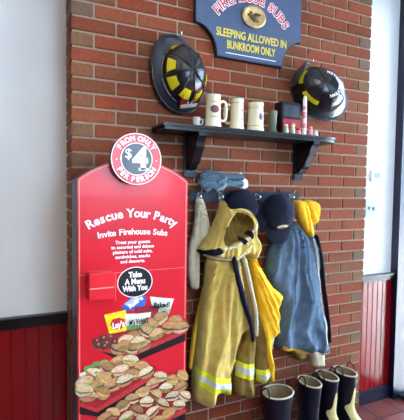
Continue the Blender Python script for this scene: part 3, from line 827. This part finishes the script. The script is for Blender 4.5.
rim([(0.627, 1.119), (0.682, 1.105), (0.739, 1.102), (0.785, 1.119), (0.819, 1.148), (0.854, 1.177)], .0055, 'fabric_cream')
hood.patch('navy_tab', [(0.584, 1.145), (0.621, 1.158), (0.665, 1.166), (0.687, 1.142), (0.643, 1.123), (0.605, 1.125)], M['fabric_navy'], ct, .006)
hood.patch('navy_tab', [(0.768, 1.199), (0.788, 1.216), (0.815, 1.194), (0.801, 1.175)], M['fabric_navy'], ct, .014)
hood.patch('navy_tab', [(0.817, 1.225), (0.841, 1.244), (0.859, 1.221), (0.842, 1.201)], M['fabric_navy'], ct, .014)

# caps --------------------------------------------------------------
def cap(name, c, zdir, ydir, label, sx=1, logo=True, mm='fabric_navy'):
    t = empty(name, c, label, 'cap', 'navy caps on the rack')
    Z = Vector(zdir).normalized(); Yv = Vector(ydir); Yv = (Yv - Z * Yv.dot(Z)).normalized(); X = Yv.cross(Z); L = Vector(c)
    P = lambda v: L + X * v[0] + Yv * v[1] + Z * v[2]
    A, B, H = .084 * sx, .092 * (.5 + .5 * sx), .062 * sx
    def dm(az, tt, off=0):
        s = math.sin(tt * PI / 2); cc = math.cos(tt * PI / 2); w = 1 + .03 * math.sin(az * 3 + 1) * s
        return P(((A + off) * s * math.sin(az) * w, (B + off) * s * math.cos(az), (H + off) * cc))
    n = 48; K = 12; vs = []; fs = []
    for j in range(K + 1):
        for i in range(n):
            az = 2 * PI * i / n; vs.append(dm(az, j / K, -.002 * max(0, math.cos(az * 6)) ** 20))
    for j in range(K):
        for i in range(n): fs.append((j * n + i, j * n + (i + 1) % n, (j + 1) * n + (i + 1) % n, (j + 1) * n + i))
    fs.append([K * n + i for i in range(n)])
    MB().add(vs, fs).build('crown', M[mm], t, smooth=70, weld=True)
    mb = MB().lathe([(0, 0), (.009, 0), (.008, .005), (0, .007)], dm(0, 0, -.001), 12, mtx=Matrix((X, Yv, Z)).transposed().to_4x4())
    mb.build('button', M[mm], t, smooth=True)
    mb = MB(); vs = []; fs = []; n2 = 20
    for i in range(n2 + 1):
        a = -1.15 + 2.3 * i / n2; r = (abs(a) / 1.15)
        inn = (A * .98 * math.sin(a), B * .98 * math.cos(a), .004); ex = .075 * (1 - r ** 3)
        out = (A * 1.0 * math.sin(a), B * math.cos(a) + ex, .004 - .018 * (abs(math.sin(a))) ** 2 - ex * .1)
        vs += [P(inn), P(out), P((out[0], out[1], out[2] - .004)), P((inn[0], inn[1], inn[2] - .004))]
        if i: b = 4 * i; fs += [[b - 4 + q, b - 4 + (q + 1) % 4, b + (q + 1) % 4, b + q] for q in range(4)]
    fs += [[0, 1, 2, 3], [4 * n2 + q for q in range(4)]]
    MB().add(vs, fs).build('brim', M[mm], t, smooth=50)
    if logo:
        vs = []; fs = []; k = 10
        for i in range(k + 1):
            for j in range(3):
                u = i / k * 2 - 1; tt = .62 + .2 * (j / 2 - .5) * math.sqrt(max(.05, 1 - u * u)) - .05 * (1 - u * u)
                vs.append(dm(u * .42, tt, .002))
        for i in range(k):
            for j in range(2): a = i * 3 + j; fs.append((a, a + 1, a + 4, a + 3))
        e = MB().add(vs, fs).build('emblem', M['fabric_cream'], t, smooth=True); lab(e, 'cream embroidered arc emblem')
        vs = [dm(a, b, .0035) for a, b in ((-.2, .6), (0, .57), (.2, .6), (.16, .66), (0, .64), (-.16, .66))]
        MB().add(vs, [[0, 1, 4, 5], [1, 2, 3, 4]]).build('emblem_mark', M['brass_dark'], e)
    return t
c = (0.856, 1.368); cap('baseball_cap', (c[0], -.075, c[1]), (-.25, -1, .3), (.75, -.1, -.8), 'navy cap with plain crown hanging above the yellow coat collar', 1, False)
c = (1.055, 1.332); cap('baseball_cap', (c[0], -.115, c[1]), (-.1, -1, .05), (.05, -.2, -1), 'navy cap with a cream emblem hanging above the blue jacket', 1.17, True)

# ================================================================ BLUE JACKET
jk = empty('blue_jacket', ((1.190, 1.395)[0], -.03, (1.190, 1.395)[1]), 'faded blue work jacket with amber collar and cream hem hanging right of the caps', 'jacket')
jb = Cloth([(1.086, 1.183), (1.139, 1.237), (1.193, 1.281), (1.251, 1.257), (1.310, 1.221), (1.349, 1.172), (1.374, 1.100), (1.392, 1.003), (1.411, 0.887), (1.440, 0.745), (1.468, 0.606), (1.488, 0.479), (1.442, 0.456), (1.319, 0.482), (1.202, 0.513), (1.124, 0.544), (1.101, 0.611), (1.105, 0.726), (1.095, 0.830), (1.060, 0.902), (1.037, 0.994), (1.048, 1.095)], YC + .03, .085, .07, .022, 7, pivot=[(1.185, 1.452)][0], seed=31)
jb.build('jacket_body', M['fabric_denim'], jk, .011)
hem = jb.patch('hem_band', [(1.127, 0.566), (1.209, 0.532), (1.327, 0.501), (1.450, 0.481), (1.493, 0.506), (1.494, 0.468), (1.451, 0.453), (1.328, 0.479), (1.210, 0.511), (1.134, 0.541)], M['fabric_cream'], jk, .004)
jb.patch('hem_stripe', [(1.127, 0.575), (1.209, 0.541), (1.282, 0.518), (1.283, 0.502), (1.209, 0.524), (1.129, 0.557)], M['fabric_amber'], hem, .007)
jb.patch('white_piping', strip([(1.302, 1.176), (1.327, 1.105), (1.344, 1.022), (1.371, 0.902), (1.390, 0.780), (1.410, 0.645), (1.429, 0.545)], .010), M['fabric_cream'], jk, .005)
jb.patch('pocket', [(1.175, 0.982), (1.290, 0.973), (1.310, 0.805), (1.187, 0.806)], M['fabric_denim'], jk, .005)
bs = Cloth(strip([(1.355, 1.185), (1.380, 1.101), (1.402, 1.004), (1.418, 0.895), (1.445, 0.771), (1.470, 0.634), (1.481, 0.534)], [.018, .026, .026, .02, .018, .016, .012]), YC - .015, .03, .012, .002, 3, seed=34)
lab(bs.build('side_strip', M['fabric_navy'], jk, .008), 'black strip along the right side')
for q, sd in (([(1.349, 0.510), (1.442, 0.495), (1.456, 0.431), (1.454, 0.387), (1.376, 0.395), (1.359, 0.447)], 36), ([(1.216, 0.531), (1.312, 0.516), (1.313, 0.467), (1.269, 0.450), (1.232, 0.487)], 37)):
    s = Cloth(q, YC + .01, .045, .03, .005, 5, seed=sd)
    lab(s.build('cuff', M['fabric_cream'] if sd == 36 else M['fabric_olive'], jk, .008), 'grey cream sleeve cuff below the hem' if sd == 36 else 'olive sleeve cuff below the hem')
jc = Cloth([(1.174, 1.379), (1.201, 1.396), (1.244, 1.391), (1.266, 1.356), (1.282, 1.305), (1.306, 1.247), (1.315, 1.189), (1.286, 1.184), (1.249, 1.220), (1.220, 1.260), (1.197, 1.306)], YC - .03, .05, .025, .006, 10, pivot=[(1.199, 1.452)][0], seed=38)
jc.build('collar', M['fabric_amber'], jk, .007)
jd = Cloth([(1.259, 1.390), (1.310, 1.396), (1.354, 1.373), (1.364, 1.315), (1.350, 1.274), (1.322, 1.251), (1.291, 1.287), (1.275, 1.339)], YC - .02, .045, .025, .006, 10, pivot=[(1.199, 1.452)][0], seed=39)
jd.build('collar_flap', M['fabric_amber'], jk, .007)

# ================================================================ BOOTS
def boot(x, y, rz, label, cream, w=1.0, H=.36):
    t = empty('rubber_boot', (x, y, 0), label, 'boot', 'rubber boots lined up along the brick')
    ca, sa = math.cos(rz), math.sin(rz)
    T = lambda v: (x + v[0] * ca - v[1] * sa, y + v[0] * sa + v[1] * ca, v[2])
    lev = [(.022, -.055, .046, .148), (.05, -.055, .05, .15), (.075, -.05, .05, .142), (.1, -.028, .047, .112), (.125, -.004, .046, .084), (.16, .006, .05, .07), (.22, .004, .057, .07), (.29, 0, .062, .074), (H - .006, 0, .066, .078), (H, 0, .066, .078)]
    def rings(lv, n=32):
        vs = []
        for z, cy_, rx, ry in lv:
            for i in range(n):
                a = 2 * PI * i / n; yy = math.sin(a)
                toe = .84 if (yy < -.3 and z < .09) else 1
                vs.append(T((rx * w * math.cos(a) * toe, cy_ + ry * yy, z)))
        fs = []
        for j in range(len(lv) - 1):
            for i in range(n): fs.append((j * n + i, j * n + (i + 1) % n, (j + 1) * n + (i + 1) % n, (j + 1) * n + i))
        return vs, fs
    inner = [(H, 0, .061, .073), (H - .02, 0, .06, .072), (.2, .002, .05, .064), (.06, -.02, .038, .06)]
    vs, fs = rings(lev + inner); n = 32
    fs.append(list(range(n))[::-1]); fs.append([(len(lev) + len(inner) - 1) * n + i for i in range(n)])
    MB().add(vs, fs).build('boot_shaft', M['rubber'], t, smooth=60)
    vs, fs = rings([(H - .004, 0, .0603, .0723), (H - .03, 0, .0592, .0712), (.2, .002, .0492, .0632), (.07, -.02, .037, .059)])
    fs.append([3 * n + i for i in range(n)])
    MB().add(vs, fs).build('lining', M['boot_lining'], t, smooth=60)
    MB().tube([T((.0645 * w * math.cos(2 * PI * i / 40), .0765 * math.sin(2 * PI * i / 40), H)) for i in range(40)], .005, 8, closed=True).build('rim', M['boot_rim'], t, smooth=True)
    vs, fs = rings([(0, -.055, .05, .152), (.022, -.055, .053, .156), (.03, -.055, .05, .152)]); fs.append(list(range(n))[::-1]); fs.append([2 * n + i for i in range(n)])
    MB().add(vs, fs).build('sole', M['rubber_cream'] if cream else M['rubber'], t, smooth=40)
    for s in (-1, 1):
        pts = [(s * .066 * w, -.03, H - .035), (s * .068 * w, -.03, H), (s * .064 * w, -.022, H + .026), (s * .061 * w, 0, H + .04), (s * .064 * w, .022, H + .026), (s * .068 * w, .03, H), (s * .066 * w, .03, H - .035)]
        MB().tube([T(p) for p in spline(pts, 5, False)], .0045, 8, flat=(T((1, 0, 0)) and (ca, sa, 0), .6)).build('pull_handle', M['rubber'], t, smooth=True)
    if cream:
        # shin guard patch wrapped round the front: outline in (angle, height)
        o = [(-.5, .06), (.7, .06), (.95, .14), (.9, .2), (.72, .25), (.5, .285), (.3, .29), (.2, .26), (.1, .215), (-.1, .19), (-.35, .18), (-.5, .16), (-.42, .12)]
        o = spline(o, 3); V, F = mesh_outline(o, .028)
        def at(a, z, off):
            import bisect
            i = max(0, min(len(lev) - 2, bisect.bisect([l[0] for l in lev], z) - 1)); l0, l1 = lev[i], lev[i + 1]; f = (z - l0[0]) / (l1[0] - l0[0])
            cy_, rx, ry = [l0[q] + (l1[q] - l0[q]) * f for q in (1, 2, 3)]
            an = -PI / 2 + a * 1.15 - .42
            return T(((rx * w + off) * math.cos(an), cy_ + (ry + off) * math.sin(an), z))
        n0 = len(V); vs = [at(a, z, .003) for a, z in V] + [at(a, z, -.002) for a, z in V]
        MB().add(vs, [f for f in F] + [[i + n0 for i in f][::-1] for f in F]).build('shin_patch', M['rubber_cream'], t, smooth=60)
BX = [[(1.064, -0.150, 0.348)][0][0], [(1.292, -0.150, 0.359)][0][0], [(1.425, -0.150, 0.356)][0][0], [(1.566, -0.150, 0.348)][0][0]]
boot(BX[0], -.14, .15, 'plain black rubber boot with beige lining, leftmost of the row', False, 1.38, .345)
boot(BX[1], -.13, .03, 'plain black rubber boot, second from the left in the row', False, .84, .352)
boot(BX[2], -.125, .05, 'black boot with a cream shin patch beside the plain boots', True, .76, .36)
boot(BX[3], -.125, .1, 'black boot with a cream shin patch at the right end of the row', True, .8, .36)

# ================================================================ WALL CONTROLS ON THE RIGHT
c = (1.962, 1.555)
t = empty('thermostat', (c[0], .05, c[1]), 'small white thermostat with grey display on the white wall, above the switch plate', 'thermostat')
MB().box((c[0] - .055, .03, c[1] - .04), (c[0] + .06, .052, c[1] + .04), bev=.004).build('housing', M['white'], t)
MB().box((c[0] - .028, .028, c[1] - .015), (c[0] + .02, .031, c[1] + .02)).build('display', M['lcd'], t)
MB().box((c[0] - .04, .026, c[1] - .032), (c[0] - .03, .031, c[1] - .026)).build('button', M['brass'], t)
c = (1.926, 1.340)
t = empty('light_switch', (c[0], .05, c[1]), 'pale blue double switch plate on the white wall beside the brick', 'switch')
MB().box((c[0] - .048, .042, c[1] - .06), (c[0] + .048, .05, c[1] + .06), bev=.003).build('switch_plate', M['plate'], t)
for dx, dz in ((-.02, 0), (.02, -.005)): MB().box((c[0] + dx - .006, .034, c[1] + dz - .012), (c[0] + dx + .006, .043, c[1] + dz + .012), bev=.002).build('toggle', M['lcd'], t)

# ================================================================ DISPLAY STAND
YF = -.2
X0, X1 = (-0.002, 0.983)[0], (0.491, 0.931)[0]
ZS = (0.011, 1.483)[1]; xm = (X0 + X1) / 2; Wd = X1 - X0
st = empty('display_stand', (xm, -.12, 0), 'tall glossy red arched display stand with party menu lettering and printed food platters', 'display stand')
ZA = (0.231, 1.572)[1]
sag = ZA - ZS; Rb = (Wd * Wd / 4 + sag * sag) / (2 * sag)
def stand_out(m_):
    hw_ = Wd / 2 - m_; zc = ZA - Rb; R = Rb - m_; a = math.asin(hw_ / R)
    arc = [(xm + R * math.sin(a - 2 * a * i / 24), zc + R * math.cos(a - 2 * a * i / 24)) for i in range(25)]
    return [(xm - hw_, max(0, m_)), (xm + hw_, max(0, m_))] + arc
MB().prism(stand_out(0), YF + .004, -.035).build('cabinet', M['stand_edge'], st)
MB().prism(stand_out(.002), YF - .0, YF + .006).build('front_panel', M['stand_red'], st)
oo, ii = stand_out(.008), stand_out(.0115); n = len(oo); mb = MB()
vs = [(x, YF - .0006, z) for x, z in oo] + [(x, YF - .0006, z) for x, z in ii]
mb.add(vs, [[i, (i + 1) % n, (i + 1) % n + n, i + n] for i in range(n)]).build('border_line', M['gold_rule'], st)

# badge
bc = (0.237, 1.571); R0 = .109
bd = MB().prism(circle(bc[0], bc[1], R0, 64), -.238, YF - .001).build('round_badge', M['stand_edge'], st)
mb = MB(); ring(mb, bc[0], bc[1], R0 * .62, R0 * .97, -.2395, -.237); mb.build('badge_ring', M['badge_red'], bd)
mb = MB(); ring(mb, bc[0], bc[1], R0 * .965, R0 * 1.0, -.2405, -.2365); ring(mb, bc[0], bc[1], R0 * .6, R0 * .635, -.2405, -.237); mb.build('badge_border', M['letter_white'], bd)
MB().prism(circle(bc[0], bc[1], R0 * .61, 48), -.2393, -.237).build('badge_centre', M['badge_grey'], bd)
mb = MB(); write_arc(mb, 'FROM ONLY', bc[0], bc[1], R0 * .79, PI / 2 + .03, -.2402, .029, math.radians(125), .0014)
mb.build('badge_lettering', M['letter_white'], bd); mb = MB()
write_arc(mb, 'PER PERSON', bc[0], bc[1], R0 * .79, -PI / 2, -.2402, .029, math.radians(130), .0014, inner=True)
mb.build('badge_lettering', M['letter_white'], bd)
for a in (math.radians(183), math.radians(-3)):
    MB().prism(circle(bc[0] + R0 * .79 * math.cos(a), bc[1] + R0 * .79 * math.sin(a), .0035, 12), -.2405, -.239).build('badge_dot', M['letter_white'], bd)
mb = MB(); write(mb, '$', bc[0] - .036, bc[1] + .02, -.2402, .058, .0008, 0)
mb.build('price_lettering', M['letter_white'], bd); mb = MB(); write(mb, '4', bc[0] + .016, bc[1] - .001, -.2402, .125, .0058, 0)
fx, fz = bc[0] + .016, bc[1]
mb.box((fx - .008, -.2408, fz - .0475), (fx + .036, -.2395, fz - .037))
mb.build('price_lettering', M['letter_white'], bd)

# headline
e1, em, e2 = (0.042, 1.289), (0.219, 1.339), (0.428, 1.293)
chord = e2[0] - e1[0] ; sg_ = em[1] - (e1[1] + e2[1]) / 2; Rh = (chord * chord / 4 + sg_ * sg_) / (2 * sg_); xh = (e1[0] + e2[0]) / 2
mb = MB(); write_arc(mb, 'Rescue Your Party', xh, em[1] - Rh, Rh, PI / 2, YF - .0012, .052, 2 * math.asin(chord / 2 / Rh) * 1.04, .0014)
mb.build('headline_lettering', M['letter_white'], st)
e1, em, e2 = (0.083, 1.245), (0.228, 1.259), (0.389, 1.258)
sg_ = .012; chord = e2[0] - e1[0]; Rh = (chord * chord / 4 + sg_ * sg_) / (2 * sg_); xh = (e1[0] + e2[0]) / 2
mb = MB(); write_arc(mb, 'Invite Firehouse Subs', xh, em[1] - Rh, Rh, PI / 2, YF - .0012, .037, 2 * math.asin(chord / 2 / Rh) * 1.02, .0008)
mb.build('headline_lettering', M['letter_white'], st)
mb = MB()
for t_, (a, b), ws in (('Treat your guests', (0.233, 1.214), .155), ('to assorted and deluxe', (0.233, 1.193), .19), ('platters of cold subs,', (0.233, 1.172), .175), ('sandwiches, snacks', (0.233, 1.151), .155), ('and desserts.', (0.233, 1.130), .11)):
    write(mb, t_, a, b, YF - .0012, .02, .0006, 0, width=ws)
mb.build('small_lettering', M['letter_white'], st)
# oval
oc2 = (0.243, 1.037); mb = MB()
mb.prism(circle(oc2[0], oc2[1], .079, 48, .068), YF - .0022, YF - .0002); ov = mb.build('oval_callout', M['letter_white'], st)
MB().prism(circle(oc2[0], oc2[1], .075, 48, .064), YF - .003, YF - .001).build('oval_face', M['ink_black'], ov)
mb = MB()
for t_, dz, w_ in (('Take', .033, .06), ('A Menu', .003, .092), ('With You', -.027, .112)): write(mb, t_, oc2[0], oc2[1] + dz, YF - .0034, .033, .0016, 0, width=w_)
mb.build('oval_lettering', M['letter_white'], ov)
# leaflet holder
h1, h2 = (0.040, 0.985), (0.142, 1.097)
hx0, hx1, hz0, hz1 = h1[0], h2[0], h1[1], h2[1]
hd = MB().box((hx0, -.245, hz0), (hx1, YF - .001, hz1), bev=.003).build('leaflet_holder', M['holder_red'], st)
zc = (0.084, 1.035)[1]
MB().box((hx0 + .001, -.2462, zc - .003), (hx1 - .001, -.2445, zc + .002)).box((hx0 - .0005, -.244, zc - .003), (hx0 + .001, YF - .002, zc + .002)).build('gold_stripe', M['gold_rule'], hd)
# thin fine rules printed on the panel
zr = (0.311, 1.085)[1]
mb = MB().box((X0 + .012, YF - .0007, zr - .0008), (X1 - .012, YF - .0001, zr + .0008))
xr2 = (0.157, 1.032)[0]; mb.box((xr2 - .0008, YF - .0007, hz0 - .02), (xr2 + .0008, YF - .0001, zr))
mb.build('printed_rule', M['gold_rule'], st)

# printed picture: snack bags, trays and sandwiches
lay = [0]
mbp = MB()
def pr(poly, col, th=.0008):
    lay[0] += 1; y = YF - .0008 - lay[0] * .00003
    mbp.prism(poly, y, y + .0006, col)
BAGS = [("122,307 140,292.5 146.5,298 144,309 126,311", S(40, 100, 190)), ("150,296.4 174,298.6 169,313 153,312", S(238, 236, 226)), ("134,307 159,305.5 157.5,321 135,320", S(130, 30, 38))]
def bag(mb_pts, col): pr(mb_pts, col)
bag([(0.183, 0.933), (0.212, 0.961), (0.265, 0.988), (0.279, 0.976), (0.295, 0.963), (0.284, 0.912), (0.203, 0.913)], S(40, 100, 190))
bag([(0.194, 0.945), (0.247, 0.975), (0.265, 0.964), (0.212, 0.930)], S(190, 210, 235))
bag([(0.311, 0.966), (0.368, 0.954), (0.426, 0.944), (0.402, 0.880), (0.326, 0.894)], S(238, 236, 226))
bag([(0.321, 0.917), (0.412, 0.900), (0.402, 0.875), (0.326, 0.889)], S(150, 176, 150))
bag([(0.239, 0.927), (0.354, 0.920), (0.347, 0.850), (0.243, 0.868)], S(130, 30, 38))
bag([(0.108, 0.907), (0.201, 0.918), (0.212, 0.863), (0.199, 0.811), (0.132, 0.817)], S(240, 214, 40))
bag([(x, z) for x, z in [(0.134, 0.864), (0.142, 0.883), (0.172, 0.888), (0.197, 0.878), (0.199, 0.851), (0.181, 0.836), (0.151, 0.838)]], S(196, 40, 50))
bag([(0.199, 0.901), (0.257, 0.895), (0.317, 0.895), (0.303, 0.801), (0.208, 0.806)], S(236, 238, 228))
bag([(0.205, 0.846), (0.308, 0.844), (0.303, 0.801), (0.208, 0.806)], S(86, 140, 76))
# red platter trays
def tray(edge_pts, top_pts, under_pts):
    pr(under_pts, S(34, 20, 24)); pr(top_pts, S(150, 22, 34)); pr(edge_pts, S(176, 48, 50))
tray([(0.058, 0.780), (0.222, 0.725), (0.483, 0.790), (0.483, 0.773), (0.226, 0.704), (0.058, 0.765)], [(0.058, 0.780), (0.108, 0.820), (0.312, 0.832), (0.482, 0.847), (0.483, 0.785), (0.222, 0.723)], [(0.066, 0.770), (0.226, 0.709), (0.483, 0.775), (0.483, 0.737), (0.240, 0.679), (0.169, 0.701)])
pl_cols = [S(224, 198, 158), S(206, 168, 118), S(182, 134, 84), S(228, 206, 172), S(200, 152, 98)]
fill_cols = [S(120, 60, 48), S(180, 96, 90), S(120, 132, 60), S(200, 170, 90), S(90, 50, 40)]
rng = random.Random(21)
def sandwich(cx_, cz_, s, a=None, pile=False):
    a = rng.uniform(-.7, .5) if a is None else a
    ca, sa = math.cos(a), math.sin(a); fl = rng.choice((-1, 1))
    def tr(pts): return [(cx_ + (x * fl * ca - z * sa) * s, cz_ + (x * fl * sa + z * ca) * s) for x, z in pts]
    def jit(pts, j=.09): return [(x + rng.uniform(-j, j), z + rng.uniform(-j, j)) for x, z in pts]
    top = rng.choice(pl_cols); fil = rng.choice(fill_cols); f = rng.uniform(.6, .95); top = tuple(c * f for c in top)
    pr(spline(tr(jit([(-1, -.1), (-.7, .45), (0, .72), (.75, .5), (1.05, -.05), (.7, -.55), (-.2, -.72), (-.8, -.5)])), 3), (.17, .085, .05))
    pr(spline(tr(jit([(-.95, .0), (-.7, .45), (0, .7), (.75, .45), (1, 0), (.4, -.1), (-.3, -.18)])), 3), top)
    pr(tr(jit([(-.92, -.02), (-.3, -.2), (.45, -.12), (.98, .0), (.92, -.2), (.4, -.36), (-.3, -.42), (-.88, -.25)], .05)), fil)
    pr(tr(jit([(-.88, -.25), (-.3, -.4), (.4, -.34), (.92, -.2), (.65, -.55), (-.2, -.74), (-.75, -.55)], .06)), tuple(c * .68 for c in rng.choice(pl_cols)))
    pr(spline(tr(jit([(-.5, .25), (-.1, .5), (.45, .38), (.5, .2), (0, .2)], .08)), 3), tuple(min(1, c * 1.15) for c in top))
def ppos(s): return s
for (a, b) in [(0.437, 0.838), (0.359, 0.862), (0.312, 0.841), (0.408, 0.814), (0.462, 0.807)]: sandwich(a, b, .04)
for (a, b) in [(0.294, 0.811), (0.239, 0.797), (0.203, 0.784), (0.341, 0.791)]: sandwich(a, b, .036)
for (a, b) in [(0.075, 0.799), (0.104, 0.808), (0.134, 0.808), (0.117, 0.784), (0.083, 0.781), (0.151, 0.783), (0.142, 0.767), (0.108, 0.772)]:
    pr([(a + .017 * math.cos(t) * (1 + .2 * math.sin(5 * t)), b + .015 * math.sin(t)) for t in [2 * PI * i / 12 for i in range(12)]], S(74 + rng.randint(0, 50), 46, 40)); pr(circle(a + .003, b + .004, .006, 8), S(170, 120, 104))
for (a, b) in [(0.168, 0.750), (0.230, 0.744), (0.285, 0.749), (0.195, 0.763), (0.257, 0.771)]: sandwich(a, b, .034)
tray([(0.007, 0.549), (0.079, 0.507), (0.213, 0.567), (0.337, 0.616), (0.337, 0.597), (0.218, 0.543), (0.079, 0.489), (0.007, 0.532)], [(0.007, 0.652), (0.091, 0.705), (0.267, 0.675), (0.342, 0.643), (0.337, 0.611), (0.213, 0.562), (0.079, 0.502), (0.007, 0.544)], [(0.007, 0.536), (0.079, 0.493), (0.218, 0.552), (0.342, 0.606), (0.342, 0.573), (0.231, 0.522), (0.134, 0.485), (0.083, 0.470), (0.007, 0.497)])
for (a, b) in [(0.042, 0.688), (0.075, 0.700), (0.108, 0.702), (0.025, 0.665), (0.058, 0.677)]:
    pr(circle(a, b, .02, 9, .012), rng.choice([S(96, 140, 70), S(226, 220, 200), S(190, 70, 60), S(130, 160, 90)]))
for (a, b) in [(0.169, 0.696), (0.222, 0.692), (0.125, 0.673), (0.276, 0.655), (0.066, 0.658), (0.177, 0.655), (0.108, 0.632), (0.231, 0.627), (0.025, 0.631), (0.295, 0.624), (0.151, 0.597), (0.066, 0.601), (0.195, 0.607), (0.100, 0.572), (0.042, 0.572), (0.025, 0.597)]: sandwich(a, b, .038)
for (a, b) in [(0.075, 0.665), (0.042, 0.645), (0.134, 0.654), (0.092, 0.609), (0.050, 0.618), (0.160, 0.631)]:
    pr(circle(a, b, .009, 8, .005), rng.choice([S(96, 140, 70), S(226, 150, 60), S(120, 160, 80)]))
tray([(0.109, 0.447), (0.315, 0.378), (0.487, 0.414), (0.487, 0.395), (0.325, 0.357), (0.109, 0.429)], [(0.169, 0.504), (0.362, 0.555), (0.485, 0.550), (0.487, 0.405), (0.315, 0.374), (0.092, 0.451)], [(0.109, 0.429), (0.325, 0.357), (0.487, 0.400), (0.488, 0.356), (0.325, 0.320), (0.109, 0.402)])
for (a, b) in [(0.361, 0.593), (0.420, 0.567), (0.470, 0.577), (0.324, 0.568), (0.386, 0.536), (0.460, 0.526), (0.277, 0.540), (0.338, 0.513), (0.421, 0.491), (0.481, 0.479), (0.231, 0.518), (0.296, 0.490), (0.372, 0.464), (0.451, 0.442), (0.187, 0.496), (0.250, 0.463), (0.324, 0.437), (0.402, 0.415), (0.143, 0.474), (0.205, 0.442), (0.278, 0.415), (0.109, 0.460), (0.353, 0.393)]: sandwich(a, b, .034, pile=True)
mbp.build('printed_picture', M['print'], st, colours=True)
mb = MB()
a, b = (0.363, 0.924); write(mb, 'Baked!', a, b, YF - .0135, .034, .0012, -.05, width=.075)
mb.build('snack_lettering', M['ink_black'], st); mb = MB()
a, b = (0.257, 0.862); write(mb, "M's Vickie's", a, b, YF - .0135, .034, .001, .05, width=.085)
mb.build('snack_lettering', M['ink_black'], st)
mb = MB(); a, b = (0.167, 0.860); write(mb, "Lay's", a, b, YF - .0135, .036, .0016, .1, width=.052)
mb.build('snack_lettering', M['letter_white'], st); mb = MB()
a, b = (0.243, 0.951); write(mb, 'Ruffles', a, b, YF - .0135, .026, .0014, .55, width=.07)
mb.build('snack_lettering', M['letter_white'], st)

# outside ground beyond the glazing
struct(MB().box((2.35, -14, -.12), (14, 6, -.02)).build('pavement', M['asphalt']))

# ================================================================ LIGHT
w = bpy.data.worlds.new('daylight'); bpy.context.scene.world = w; w.use_nodes = True
bg = w.node_tree.nodes['Background']; bg.inputs['Color'].default_value = (.62, .79, 1, 1); bg.inputs['Strength'].default_value = 13.5
sl_ = bpy.data.lights.new('sun', 'SUN'); sl_.energy = 85; sl_.angle = .01; sl_.color = (1, .96, .9)
so_ = bpy.data.objects.new('sun', sl_); C.objects.link(so_); so_.rotation_euler = (math.radians(-35), math.radians(-3), 0); so_.location = (6, 0, 8)
def portal(loc, rot, sx, sy):
    l = bpy.data.lights.new('window_portal', 'AREA'); l.shape = 'RECTANGLE'; l.size = sx; l.size_y = sy; l.cycles.is_portal = True
    o = bpy.data.objects.new('window_portal', l); C.objects.link(o); o.location = loc; o.rotation_euler = rot
portal((2.25, -2.3, 1.36), (0, PI / 2, 0), 2.62, 4.56)
portal((1.275, -4.63, 2.02), (PI / 2, 0, 0), 1.65, 1.45)

# ================================================================ CAMERA
cam = bpy.data.cameras.new('camera'); co = bpy.data.objects.new('camera', cam); C.objects.link(co)
cam.sensor_fit = 'HORIZONTAL'; cam.sensor_width = 36; cam.lens = 393.463 * 36 / 404; cam.clip_start = .05
R_ = Matrix(((0.9072269, 0.0087527, -0.4205505), (-0.4204442, 0.0494924, -0.9059675), (0.0128844, 0.9987361, 0.0485809))).to_4x4()
co.matrix_world = Matrix.Translation((-.2142, -1.8727, 1.4406)) @ R_
sc = bpy.context.scene; sc.camera = co
sc.view_settings.view_transform = 'Standard'; sc.view_settings.look = 'None'; sc.view_settings.gamma = 1; sc.view_settings.exposure = 0.3
sc.cycles.use_denoising = True; sc.cycles.max_bounces = 8
